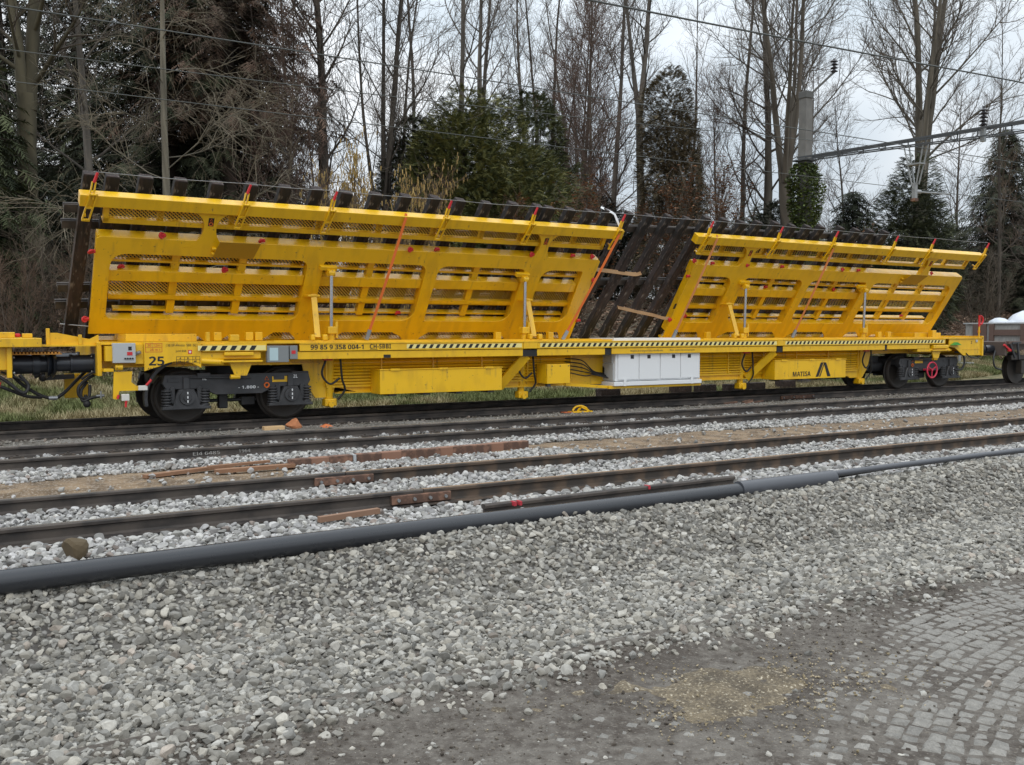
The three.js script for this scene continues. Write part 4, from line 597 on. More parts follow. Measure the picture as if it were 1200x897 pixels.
// ------------------------------------------------------------------ neighbouring wagons
{
  const w = thing('yellow_wagon', 'end of the next yellow wagon cut off at the left edge', 'railway wagon', [-6, 0, 0]);
  const b = new MB(); b.rbox(-14, 1.60, 1.33, 1.47, -1.35, 1.35, 0.012); b.rbox(-14, 1.2, 0.98, 1.33, -1.2, 1.2, 0.01); b.rbox(1.12, 1.19, 0.86, 1.33, -1.25, 1.25, 0.008); b.rbox(-14, 1.24, 1.47, 1.56, 0.4, 1.25, 0.01); b.rbox(1.36, 1.5, 1.47, 1.54, 0.9, 1.05, 0.01); b.build('underframe', Y, w);
  const d = new MB(); d.box(1.0, 1.9, 1.21, 1.225, 0.55, 1.15); for (let i = 0; i < 14; i++) d.box(1.2 + i * 0.05, 1.225 + i * 0.05, 1.225, 1.25, 0.55, 1.15); d.build('step_grating', std([0.45, 0.2, 0.03], 0.7), w);
  for (const z of [0.875, -0.875]) { const m = new MB(); m.rbox(1.18, 1.22, 0.89, 1.21, z - 0.17, z + 0.17, 0.01); m.cyl([1.19, 1.05, z], [1.52, 1.05, z], 0.15, 0.145, 22); m.cyl([1.5, 1.05, z], [1.6, 1.05, z], 0.17, 0.17, 22); m.cyl([1.6, 1.05, z], [1.72, 1.05, z], 0.13, 0.13, 22); m.cyl([1.70, 1.05, z], [1.775, 1.05, z], 0.225, 0.16, 26); const q = m.build('buffer', M.buffer, w); const s = new MB(); for (const y of [0.93, 1.17]) s.cyl([1.22, y, z + 0.13], [1.245, y, z + 0.13], 0.016, 0.016, 6); s.each('bolt', M.white, q); }
  const h = new MB(); h.tube([[0.9, 0.95, 1.1], [1.1, 0.82, 1.15], [1.35, 0.62, 1.15], [1.42, 0.72, 1.1], [1.3, 0.9, 1.1]], 0.028, 7); h.tube([[0.7, 0.85, 1.2], [1.05, 0.72, 1.15], [1.4, 0.56, 1.0], [1.62, 0.52, 0.8]], 0.026, 7); h.tube([[1.05, 0.95, 1.1], [1.25, 0.86, 1.1], [1.42, 0.78, 1.1]], 0.018, 6); h.build('brake_hose', M.rubber, w);
  const r = new MB(); r.rbox(1.26, 1.34, 1.48, 1.54, 0.9, 0.98, 0.02); r.cyl([1.0, 0.72, 1.24], [1.02, 0.8, 1.25], 0.016); r.each('red_handle', M.red, w);
  const wl = new MB(); for (const z of [0.735, -0.735]) for (const x of [-2, -3.8]) wl.cyl([x, 0.46, z - 0.06], [x, 0.46, z + 0.06], 0.46, 0.46, 36); wl.build('wheelset', M.wheel, w);
}
{
  const w = thing('open_wagon', 'low open goods wagon with grey and brown sides at the right edge', 'railway wagon', [32, 0, 0]);
  const b = new MB(); b.box(26.95, 41, 1.02, 1.26, -1.2, 1.2); b.rbox(26.86, 26.96, 0.86, 1.26, -1.3, 1.3, 0.01); b.build('underframe', std([0.10, 0.075, 0.065], 0.8), w);
  const s = new MB(), p = new MB(), q = new MB();
  s.box(29.0, 29.06, 1.26, 1.80, -1.38, 1.38); for (const z of [1.36, -1.40]) for (let x = 29.0; x < 41; x += 1.45) p.box(x + 0.3, x + 1.35, z === 1.36 ? 1.3 : 1.3, 1.79, z, z + 0.04);
  for (let x = 29.0; x < 41; x += 1.45) { q.box(x + 0.1, x + 0.28, 1.15, 1.80, 1.36, 1.46); q.box(x + 0.1, x + 0.28, 1.15, 1.80, -1.46, -1.36); } q.box(29.1, 41, 1.52, 1.60, 1.395, 1.44); q.box(28.95, 28.999, 1.26, 1.8, -1.10, -0.64); q.box(28.92, 28.999, 1.1, 1.8, -0.52, -0.38); q.box(28.94, 28.999, 1.44, 1.62, -0.38, 0.5); q.box(28.92, 28.999, 1.1, 1.8, 0.5, 0.62); q.box(28.94, 28.999, 1.44, 1.62, 0.62, 1.3); for (const z of [-1.3, 1.3]) q.box(26.96, 29, 1.2, 1.28, z - 0.05, z + 0.05);
  s.build('end_wall', M.planks, w); p.build('side_board', M.planks, w); q.build('stanchion', std([0.13, 0.085, 0.07], 0.85), w);
  const c = new MB(); c.box(29.0, 41, 1.80, 1.84, 1.34, 1.47); c.box(29.0, 41, 1.80, 1.84, -1.47, -1.34); c.box(28.95, 29.08, 1.80, 1.84, -1.34, 1.34); c.build('top_rail', M.grey, w);
  for (const x of [28.25, 33.2, 38]) for (const z of x < 29 ? [0.735] : [0.735, -0.735]) { const m = new MB(); m.cyl([x, 0.46, z - 0.065], [x, 0.46, z + 0.065], 0.46, 0.46, 40); m.cyl([x, 0.46, z - 0.08], [x, 0.46, z - 0.05], 0.5, 0.5, 40); m.rbox(x - 0.2, x + 0.2, 0.3, 0.7, z > 0 ? 0.9 : -1.1, z > 0 ? 1.1 : -0.9, 0.02); m.rbox(x - 0.7, x + 0.7, 0.72, 0.86, z > 0 ? 0.92 : -1.08, z > 0 ? 1.08 : -0.92, 0.02); m.build('wheel', M.wheel, w); }
  for (const z of [0.875, -0.875]) { const m = new MB(); m.cyl([26.86, 1.05, z], [26.5, 1.05, z], 0.12, 0.11, 20); m.cyl([26.36, 1.05, z], [26.29, 1.05, z], 0.16, 0.22, 24); m.cyl([26.5, 1.05, z], [26.36, 1.05, z], 0.09, 0.09, 16); m.build('buffer', M.buffer, w); }
  const h = new MB(); h.tube([[26.86, 1.0, 1.0], [26.7, 0.75, 1.05], [26.8, 0.52, 1.05], [27.1, 0.45, 1.05]], 0.026, 7); h.bar([27.0, 1.2, 1.36], [27.2, 0.8, 1.4], 0.06, 0.05); h.bar([27.1, 1.22, 1.36], [27.45, 1.24, 1.4], 0.05, 0.05); h.bar([27.3, 1.24, 1.4], [27.4, 0.75, 1.4], 0.05, 0.05); h.build('brake_gear', M.dark, w);
  const r = new MB(); r.bar([26.8, 1.18, 1.3], [27.05, 1.0, 1.34], 0.06, 0.05); r.rbox(26.95, 27.1, 0.98, 1.06, 1.3, 1.38, 0.02); r.build('red_lever', M.red, w); const o = new MB(); o.box(28.935, 28.945, 1.52, 1.60, -0.92, -0.82); o.build('reflector', M.orange, w);
  const bag = (name, label, x, y, z, rx, ry, rz, seed) => { const g = new THREE.SphereGeometry(1, 28, 18), a = g.attributes.position; for (let i = 0; i < a.count; i++) { const X = a.getX(i), Yy = a.getY(i), Z = a.getZ(i), k = 1 + 0.22 * (fbm(X * 2 + seed, Yy * 2, Z * 2, 3) - 0.5); a.setXYZ(i, X * k * rx, Math.max(-0.5, Yy * k) * ry, Z * k * rz); } g.computeVertexNormals(); tag(new MB().add(g, T(x, y, z)).build(name, std([0.62, 0.66, 0.72], 0.4)), label, 'bulk bag'); };
  bag('bulk_bag', 'small white bulk bag showing above the end of the open wagon', 29.6, 1.74, -0.62, 0.3, 0.26, 0.36, 3); bag('bulk_bag', 'large pale blue bulk bag rising above the open wagon at the right edge', 30.6, 1.72, -0.32, 0.8, 0.50, 0.55, 8);
}
// ------------------------------------------------------------------ pipe, scrap rails and small litter along the tracks
{
  const p = []; for (let x = -8; x <= 6.7; x += 0.6) p.push([x, 0.297 + 0.006 * Math.sin(x * 0.9), 12.335 - 0.028 * x]);
  const t = thing('drain_pipe', 'thick black plastic pipe lying along the top of the gravel heap', 'pipe', [0, 0, 12.3]);
  new MB().tube(p, 0.064, 22, 120).build('pipe_body', M.pipe, t);
  new MB().cyl([5.6, 0.300, 12.178], [6.75, 0.300, 12.146], 0.070, 0.070, 22).build('pipe_socket', M.pipeGrey, t);
  const c = new MB(); c.tube([[6.7, 0.335, 12.15], [8.0, 0.338, 12.1], [11, 0.335, 12.0], [18, 0.33, 11.9]], 0.028, 10, 60); tag(c.build('cable_duct', M.pipeGrey), 'thin grey cable duct running on from the end of the thick black pipe', 'pipe');
  const d = new MB(); d.tube([[6.75, 0.30, 12.10], [7.8, 0.315, 12.03], [11, 0.30, 11.9], [18, 0.29, 11.8]], 0.022, 8, 60); tag(d.build('cable', M.rubber), 'black cable lying behind the thin grey duct at the right', 'cable');
  const beam = thing('scrap_rail', 'straight dark rail lying loose behind the black pipe with red paint marks', 'scrap rail', [5.9, 0, 10.5]);
  new MB().add(new THREE.ExtrudeGeometry(railProfile(), { depth: 3.2, bevelEnabled: false }).applyMatrix4(alongX).rotateY(0.03), T(4.35, 0.0, 10.22)).build('rail_body', M.rail, beam);
  const r = new MB(); for (const [x, z] of [[4.64, 10.40], [4.70, 10.40], [6.3, 10.36]]) r.box(x, x + 0.025, -0.035, 0.003, z - 0.14 - 0.035 - (x - 4.35) * 0.03, z - 0.14 + 0.042 - (x - 4.35) * 0.03); r.each('paint_mark', std([0.42, 0.03, 0.045], 0.7), beam);
  const sr = thing('scrap_rail', 'old rail with alternating rusty patches lying behind the second track', 'scrap rail', [5.8, -0.15, 5.9]);
  const parts = [[3.92, 4.2, 0], [4.2, 4.45, 1], [4.45, 4.78, 0], [4.84, 5.2, 0], [5.2, 5.5, 1], [5.5, 6.1, 0], [6.1, 6.32, 1], [6.32, 6.95, 0], [6.95, 7.18, 1], [7.18, 7.62, 0]];
  for (const k of [0, 1]) { const b = new MB(); for (const [x0, x1, m] of parts) if (m === k) b.rbox(x0, x1, -0.165, -0.035, 5.72 - 0.02 + (7.6 - x0) * 0.07, 5.84 - 0.02 + (7.6 - x0) * 0.07, 0.012); b.build(k ? 'rusty_patch' : 'bar_section', k ? std([0.25, 0.135, 0.09], 0.85) : M.rust, sr); }
  const wt = new MB(); wt.box(4.79, 4.83, -0.165, -0.035, 5.92, 6.03); wt.build('white_mark', M.grey, sr);
  const plank = (label, a, b2, w, h, mat) => { const q = new MB(); q.bar(a, b2, w, h); tag(q.build('plank', mat), label, 'plank'); };
  plank('long orange brown plank on the sandy strip at the left', [2.2, -0.125, 5.98], [3.3, -0.115, 5.62], 0.10, 0.04, M.wood);
  plank('orange brown plank ending against the rusty scrap rail', [3.0, -0.115, 6.05], [3.98, -0.11, 6.06], 0.11, 0.045, M.wood);
  plank('short thin plank lying crosswise on the orange planks', [2.95, -0.08, 5.9], [3.75, -0.075, 5.78], 0.07, 0.03, M.wood);
  const chunk = (name, label, cat, x, y, z, sx, sy, sz, mat, seed, ry = 0) => { const g = stoneGeo(seed, 2, 12); g.scale(sx, sy, sz); g.rotateY(ry); const m = new MB().add(g, T(x, y, z)).build(name, mat); return tag(m, label, cat); };
  tag(new MB().rbox(5.05, 5.42, -0.16, -0.08, 1.2, 1.34, 0.012).build('wood_block', M.woodPale), 'pale wooden block beside the front bogie of the yellow wagon', 'wood block');
  chunk('wood_chunk', 'split orange wood chunk just right of the pale block', 'wood chunk', 5.62, -0.08, 1.28, 0.20, 0.14, 0.12, std([0.5, 0.2, 0.09], 0.85), 61);
  chunk('wood_chunk', 'small flat orange wood chip by the rail at the front bogie', 'wood chunk', 6.15, -0.12, 1.4, 0.14, 0.06, 0.1, std([0.58, 0.17, 0.06], 0.85), 63);
  chunk('mossy_stone', 'dark brown mossy block on the ballast beside the nearest rail', 'stone block', 0.96, -0.085, 9.92, 0.11, 0.12, 0.10, std([0.095, 0.07, 0.04], 0.95), 66);
  const y = thing('rail_tool', 'small yellow clamp standing in front of the wagon track', 'clamp', [11.92, -0.14, 1.1]); const q = new MB(); q.tube([[11.72, -0.11, 1.1], [11.80, -0.04, 1.08], [11.92, -0.01, 1.1], [12.05, -0.05, 1.12], [12.12, -0.11, 1.1]], 0.022, 7); q.rbox(11.66, 12.18, -0.15, -0.115, 1.0, 1.2, 0.012); q.bar([11.8, -0.12, 1.18], [11.98, -0.03, 1.05], 0.04, 0.03); q.bar([12.1, -0.12, 1.2], [11.95, -0.03, 1.1], 0.04, 0.03); q.build('clamp_body', Y, y); const o = new MB(); o.rbox(11.45, 11.66, -0.14, -0.12, 1.05, 1.2, 0.006); o.build('orange_mark', std([0.5, 0.13, 0.05], 0.9), y);
  const rr = rng(71); { const s = new MB(); for (let i = 0; i < 7; i++) { const x = 16.1 + rr() * 0.9, z = 0.95 + rr() * 0.3; s.bar([x, -0.125, z], [x + 0.25 * rr() + 0.1, -0.12 + 0.06 * rr(), z + 0.1 * rr()], 0.04, 0.03); } tag(s.build('wood_splinters', M.rust), 'scattered red brown splinters beside the wagon track near the white cabinet', 'splinters', null, 'stuff'); }
  { const s = new MB(); s.bar([3.0, -0.105, 9.62], [3.6, -0.09, 9.57], 0.06, 0.05); s.build; tag(s.build('rusty_bar', std([0.24, 0.14, 0.09], 0.85)), 'short rusty bar on the ballast next to the black pipe', 'bar'); }
  [[15.45, -2.6, 'first'], [18.3, -3.0, 'second'], [19.0, -2.75, 'third'], [19.9, -2.55, 'fourth'], [21.0, -2.8, 'fifth'], [22.6, -3.1, 'sixth']].forEach(([x, z, n], i) => tag(new MB().rbox(x - 0.32, x + 0.32, -0.3, 0.06, z - 0.13, z + 0.13, 0.015).build('sleeper_block', M.timber), `${n} black sleeper block from the left in the grass behind the wagon`, 'sleeper block', 'sleeper blocks beyond the wagon track'));
  const sg = thing('base_post', 'short grey metal post on a square foot in the grass at the right', 'post', [36.5, -0.1, -6.6]); const b = new MB(), gy = landY(36.5, -6.6); b.rbox(36.1, 36.9, gy, gy + 0.08, -7.0, -6.2, 0.02); b.cyl([36.5, gy, -6.6], [36.5, gy + 1.1, -6.6], 0.06); b.build('post_body', M.galv, sg);
}
// ------------------------------------------------------------------ overhead line
{
  const m = thing('catenary_mast', 'pale concrete mast with ivy round its foot behind the wagon', 'mast', [24.37, -0.2, -4.05]);
  const s = new MB(); const taper = (y0, y1, a, b) => { const g = new THREE.CylinderGeometry(b * 0.7071, a * 0.7071, y1 - y0, 4, 1).rotateY(Math.PI / 4); const f = g.toNonIndexed(); f.computeVertexNormals(); s.add(f, T(24.37, (y0 + y1) / 2, -4.05)); }; taper(-0.3, 9.15, 0.40, 0.29); s.build('mast_body', M.concrete, m);
  const c = new MB(); c.rbox(24.2, 24.54, 8.98, 9.2, -4.22, -3.88, 0.02); c.bar([24.45, 9.1, -3.95], [24.9, 9.75, -3.4], 0.06, 0.06); c.bar([24.3, 9.15, -4.0], [24.1, 9.55, -4.0], 0.03, 0.03); c.build('mast_head', std([0.10, 0.10, 0.095], 0.7), m);
  const ins = (mb, x, y, z, h, n = 5) => { mb.cyl([x, y, z], [x, y + h, z], 0.035, 0.035, 8); for (let i = 0; i < n; i++) mb.add(new THREE.CylinderGeometry(0.05, 0.12, 0.05, 14), T(x, y + h * (0.15 + 0.7 * i / (n - 1)), z)); };
  const i1 = new MB(); ins(i1, 24.9, 9.72, -3.4, 0.45, 4); i1.build('insulator', std([0.05, 0.045, 0.05], 0.35), m);
  const ivy = []; const r = rng(121); for (let i = 0; i < 13000; i++) { const h = Math.pow(r(), 0.8) * 6.5, a = r() * 6.283, w = (0.22 + 0.62 * fbm(a * 1.3, h * 1.3, 3, 4)) * lerp(1.12, 0.92, h / 6.5) * (h > 6.0 ? lerp(1, 0.6, (h - 6.0) / 0.5) : 1), q = 0.6 + 0.4 * r(), k = r(); ivy.push([24.37 + Math.cos(a) * w * q * 1.1, -0.1 + h * 1.05 + 0.2, -4.05 + Math.sin(a) * w * q * 1.1, (r() - 0.5) * 1.6, r() * 6.28, (r() - 0.5) * 1.6, 0.045 + 0.045 * r(), 0.07, 0.05 + 0.04 * r(), mixc([0.03, 0.045, 0.010], [0.105, 0.145, 0.03], k)]); }
  const lg = new THREE.BufferGeometry(); lg.setAttribute('position', new THREE.Float32BufferAttribute([0, 0, -0.6, 0.55, 0.05, 0, 0, 0, 0.7, 0, 0, -0.6, 0, 0, 0.7, -0.55, 0.08, 0], 3)); lg.computeVertexNormals();
  const iv = thing('ivy', 'bright green ivy climbing the lower half of the concrete mast', 'ivy', [24.37, 0, -4.05]); const im = instanced('foliage', lg, std([1, 1, 1], 0.6), ivy.map((q) => [q[0] - 24.37, q[1], q[2] + 4.05, ...q.slice(3)]), iv); im.userData.kind = 'stuff';
  // lattice beam spanning the tracks towards the camera side
  const pb = thing('portal_beam', 'slim lattice beam reaching from the mast over the tracks', 'portal beam', [24.37, 6.9, 0]);
  const b = new MB(), x = 24.37, zA = -4.25, zB = 13;
  const yt = (z) => 7.13 - 0.025 * Math.min(z - zA, 8), yb = (z) => 7.06 - 0.40 * sstep(-0.2, 1.4, (z - zA) / 8) * 1.15, zs = []; for (let z = zA; z < zB; z += 0.78) zs.push(z);
  for (const dx of [-0.14, 0.14]) zs.forEach((z, i) => { if (i) { const q = zs[i - 1]; b.bar([x + dx, yt(q), q], [x + dx, yt(z), z], 0.04, 0.05); b.bar([x + dx, yb(q), q], [x + dx, yb(z), z], 0.035, 0.035); } if (i > 1) b.bar([x + dx, yb(z), z], [x + dx, yt(z), z], 0.026, 0.026, [0, 0, 1]); });
  for (const z of zs) { b.bar([x - 0.14, yt(z), z], [x + 0.14, yt(z), z], 0.025, 0.025, [0, 0, 1]); b.bar([x - 0.14, yb(z), z], [x + 0.14, yb(z), z], 0.025, 0.025, [0, 0, 1]); } b.box(x - 0.28, x + 0.28, 7.0, 7.05, -4.32, -3.8);
  b.build('lattice', M.girder, pb);
  const dp = new MB(); for (const [dz, dx] of [[-0.32, -0.12], [0.32, -0.12], [-0.32, 0.12], [0.32, 0.12]]) dp.bar([x + dx, 6.88, dz + 0.02], [x + dx * 0.5, 5.75, dz * 0.22 + 0.02], 0.03, 0.03); dp.bar([x, 5.8, 0], [x, 5.35, 0], 0.11, 0.11, [0, 0, 1]); dp.box(x - 0.12, x + 0.12, 6.3, 6.34, -0.22, 0.24); dp.build('drop_post', M.galv, pb); const rs = new MB(); rs.box(x - 0.075, x + 0.075, 5.28, 5.36, -0.075, 0.075); rs.build('rusty_foot', M.rust, pb);
  const arm = new MB(); arm.cyl([x, 5.55, 0.0], [x + 1.6, 5.6, 0.0], 0.025); arm.cyl([x, 5.55, 0], [x + 0.25, 5.56, 0], 0.06); arm.build('steady_arm', M.galv, pb);
  const i2 = new MB(); ins(i2, x, 7.0, 2.06, 0.56, 5); i2.build('insulator', std([0.04, 0.038, 0.042], 0.3), pb); const i3 = new MB(); i3.rbox(x - 0.05, x + 0.05, 6.62, 7.02, 2.0, 2.12, 0.01); i3.build('insulator_seat', M.galv, pb);
  const wire = (name, label, z, ys, rad, x0 = -20, x1 = 150) => { const b2 = new MB(), p = []; const sp = 56, off = 24.37; for (let q = x0; q <= x1; q += 3.5) { const u = ((q - off) / sp) - Math.floor((q - off) / sp); p.push([q, ys[0] - ys[1] * 4 * u * (1 - u), z]); } b2.tube(p, rad, 5, p.length * 2); tag(b2.build(name, std([0.06, 0.065, 0.06], 0.6)), label, 'wire'); };
  wire('contact_wire', 'lowest straight overhead wire above the yellow wagon', 0, [5.62, 0.0], 0.009); wire('catenary_wire', 'sagging carrier wire next above the lowest overhead wire', 0, [6.75, 0.65], 0.009); wire('contact_wire', 'straight overhead wire above the second track', 3.8, [5.70, 0.0], 0.010); wire('feeder_wire', 'thick upper cable running across the top of the trees', 3.8, [7.7, 0.45], 0.019);
  const dr = new MB(); dr.cyl([28.4, 7.6, 3.8], [28.4, 9.9, 3.8], 0.012, 0.012, 5); dr.rbox(28.32, 28.48, 7.46, 7.62, 3.75, 3.85, 0.02); tag(dr.build('wire_hanger', M.girder), 'thin vertical hanger with a clamp on the thick upper cable at the right', 'hanger');
}
// ------------------------------------------------------------------ vegetation
class Tubes {                                                // many tapered limbs in one indexed geometry with vertex colours
  constructor() { this.p = []; this.n = []; this.c = []; this.i = []; }
  limb(pts, r0, r1, sides, col) {
    const N = pts.length, big = sides > 6, t = new THREE.Vector3(), u = new THREE.Vector3(), v = new THREE.Vector3(), base = this.p.length / 3;
    for (let k = 0; k < N; k++) {
      t.subVectors(pts[Math.min(N - 1, k + 1)], pts[Math.max(0, k - 1)]).normalize(); u.set(-t.z, 0, t.x); if (u.lengthSq() < 1e-4) u.set(1, 0, 0); u.normalize(); v.crossVectors(t, u);
      const r = lerp(r0, r1, k / (N - 1));
      for (let s = 0; s < sides; s++) { const a = s / sides * 6.2832, ca = Math.cos(a), sa = Math.sin(a), nz0 = big ? hash3(k, s, base) : 0.5, kk = big ? 0.6 + 0.8 * nz0 : 1, nx = u.x * ca + v.x * sa, ny = u.y * ca + v.y * sa, nz = u.z * ca + v.z * sa; const rr = r * (big ? 0.9 + 0.2 * nz0 : 1); this.p.push(pts[k].x + nx * rr, pts[k].y + ny * rr, pts[k].z + nz * rr); this.n.push(nx, ny, nz); this.c.push(col[0] * kk, col[1] * kk, col[2] * kk);
        if (k) { const A = base + (k - 1) * sides + s, B = base + (k - 1) * sides + (s + 1) % sides, C = base + k * sides + s, D = base + k * sides + (s + 1) % sides; this.i.push(A, B, C, B, D, C); } }
    }
  }
  geo() { const g = new THREE.BufferGeometry(); g.setAttribute('position', new THREE.Float32BufferAttribute(this.p, 3)); g.setAttribute('normal', new THREE.Float32BufferAttribute(this.n, 3)); g.setAttribute('color', new THREE.Float32BufferAttribute(this.c, 3)); g.setIndex(this.i); return g; }
}
const barkMat = new THREE.MeshStandardMaterial({ vertexColors: true, roughness: 0.95 });
const V = (x, y, z) => new THREE.Vector3(x, y, z);
function path(p, d, len, n, wob, up, r, end) {
  const pts = [p.clone()], q = p.clone(), dir = d.clone().normalize();
  for (let k = 0; k < n; k++) { dir.x += (r() - 0.5) * wob; dir.y += (r() - 0.5) * wob + up; dir.z += (r() - 0.5) * wob; dir.normalize(); q.addScaledVector(dir, len / n); pts.push(q.clone()); }
  if (end) end.copy(dir); return pts;
}
const at = (pts, t) => { const k = t * (pts.length - 1), i = Math.min(pts.length - 2, Math.floor(k)); return pts[i].clone().lerp(pts[i + 1], k - i); };
const dirAt = (pts, t) => { const i = Math.min(pts.length - 2, Math.floor(t * (pts.length - 1))); return pts[i + 1].clone().sub(pts[i]).normalize(); };
function sideways(d, ang, az) { const u = V(-d.z, 0, d.x); if (u.lengthSq() < 1e-3) u.set(1, 0, 0); u.normalize(); const w = d.clone().cross(u); return d.clone().multiplyScalar(Math.cos(ang)).addScaledVector(u, Math.sin(ang) * Math.cos(az)).addScaledVector(w, Math.sin(ang) * Math.sin(az)); }
// a leafless tree: o = height, girth, stems, first limb height, spread, counts
function bareTree(o) {
  const r = rng(o.seed), trunk = new Tubes(), crown = new Tubes(), bark = o.bark || [0.085, 0.075, 0.062], twc = o.twig || [0.10, 0.075, 0.062];
  const vary = (c) => { const k = 0.75 + 0.5 * r(); return [c[0] * k, c[1] * k, c[2] * k]; };
  const stems = o.stems || [{ lean: [0, 0], h: o.h, r: o.r }];
  const forkY = o.fork || 0; let foot = V(0, -0.4, 0), fp;
  if (forkY) { fp = path(foot, V(o.tilt?.[0] || 0, 1, o.tilt?.[1] || 0), forkY + 0.4, 14, 0.04, 0, r); const rs = Math.hypot(...stems.map((s) => s.r)); trunk.limb(fp, rs * 1.25, rs * 0.85, 10, vary(bark)); foot = fp[fp.length - 2]; }
  const twigs = (pts, L, rad, lvl) => {
    const n = Math.round(o.twigs * (lvl === 2 ? 1 : 0.7) * clamp(L / 1.6, 0.5, 1.6));
    for (let k = 0; k < n; k++) {
      const t = 0.15 + 0.85 * (k + r()) / n, l = (o.twigLen || 0.8) * (0.45 + 0.8 * r()) * (lvl === 2 ? 1 : 0.7), d = sideways(dirAt(pts, Math.min(t, 0.99)), 0.4 + 0.5 * r(), r() * 6.28); d.y += (o.twigUp ?? 0.15);
      const q = path(at(pts, Math.min(t, 1)), d, l, 3, 0.35, (o.twigUp ?? 0.15) * 0.5 - (o.droop || 0) * 0.25, r); const tr = o.fine || 0.0055; crown.limb(q, Math.max(tr, Math.min(rad * 0.5, tr * 1.6)), tr * 0.55, 3, vary(twc));
      for (let s = 0; s < (o.sub ?? 2); s++) { const qq = path(at(q, 0.3 + 0.65 * r()), sideways(dirAt(q, 0.6), 0.5 + 0.4 * r(), r() * 6.28), l * (0.3 + 0.4 * r()), 2, 0.3, 0.02 - (o.droop || 0) * 0.2, r); crown.limb(qq, tr * 0.8, tr * 0.45, 3, vary(twc)); }
    }
  };
  stems.forEach((s, si) => {
    const h = s.h - (forkY || 0), n = 22, d0 = V(s.lean[0], 1, s.lean[1]), sp = path(foot.clone().add(V(s.lean[0] * (forkY ? 0.5 : 0), 0, s.lean[1] * (forkY ? 0.5 : 0))), d0, h, n, o.wob || 0.055, 0.025, r); trunk.limb(sp, s.r, Math.max(0.012, s.r * 0.06), 8, vary(bark));
    const first = Math.max(0.02, (o.first - forkY) / h), nb = Math.round(o.limbs * (s.h / o.h) * (stems.length > 1 ? 0.75 : 1));
    for (let b = 0; b < nb; b++) {
      const t = first + (1 - first) * Math.pow((b + r() * 0.9) / nb, 0.9), tt = Math.min(t, 0.985), L = o.spread * (0.5 + 0.6 * r()) * lerp(1, 0.28, Math.pow((tt - first) / (1 - first), 1.2)), rad = Math.max(0.012, s.r * (1 - tt * 0.93) * (o.limbR || 0.36) * (0.8 + 0.5 * r()));
      const bp = path(at(sp, tt), sideways(dirAt(sp, tt), (o.angle || 0.7) + (r() - 0.5) * 0.4, b * 2.4 + r()), L, 6, o.kink || 0.28, o.up ?? 0.12, r); trunk.limb(bp, rad, 0.009, 5, vary(bark));
      const nc = Math.round((o.branches || 6) * clamp(L / 2.5, 0.5, 1.6));
      for (let c = 0; c < nc; c++) { const u = 0.2 + 0.78 * (c + r()) / nc, l = L * (0.28 + 0.3 * r()) * (1.15 - u * 0.6), cp = path(at(bp, Math.min(u, 0.98)), sideways(dirAt(bp, Math.min(u, 0.98)), 0.5 + 0.4 * r(), r() * 6.28), l, 4, 0.35, (o.up ?? 0.12) * 0.8 - (o.droop || 0) * 0.12, r); crown.limb(cp, Math.max(0.010, rad * 0.4), 0.006, 4, vary(twc)); twigs(cp, l, rad * 0.3, 2); }
      twigs(bp, L * 0.5, rad * 0.4, 3);
    }
  });
  return [trunk.geo(), crown.geo()];
}
let treeTris = 0;
function tree(name, label, x, z, geos, turn = 0, s = 1, group, mats = [barkMat, barkMat]) {
  const t = thing(name, label, 'tree', [x, landY(x, z), z], group); t.rotation.y = turn; t.scale.setScalar(s);
  const a = put(new THREE.Mesh(geos[0], mats[0])); a.name = 'trunk'; t.add(a); const b = put(new THREE.Mesh(geos[1], mats[1])); b.name = 'crown'; t.add(b); treeTris += geos[0].index.count / 3 + geos[1].index.count / 3;
  return t;
}
const grey = [0.105, 0.092, 0.078], dark = [0.060, 0.051, 0.042], pale = [0.20, 0.18, 0.145], red = [0.12, 0.062, 0.045], tan = [0.15, 0.105, 0.072];
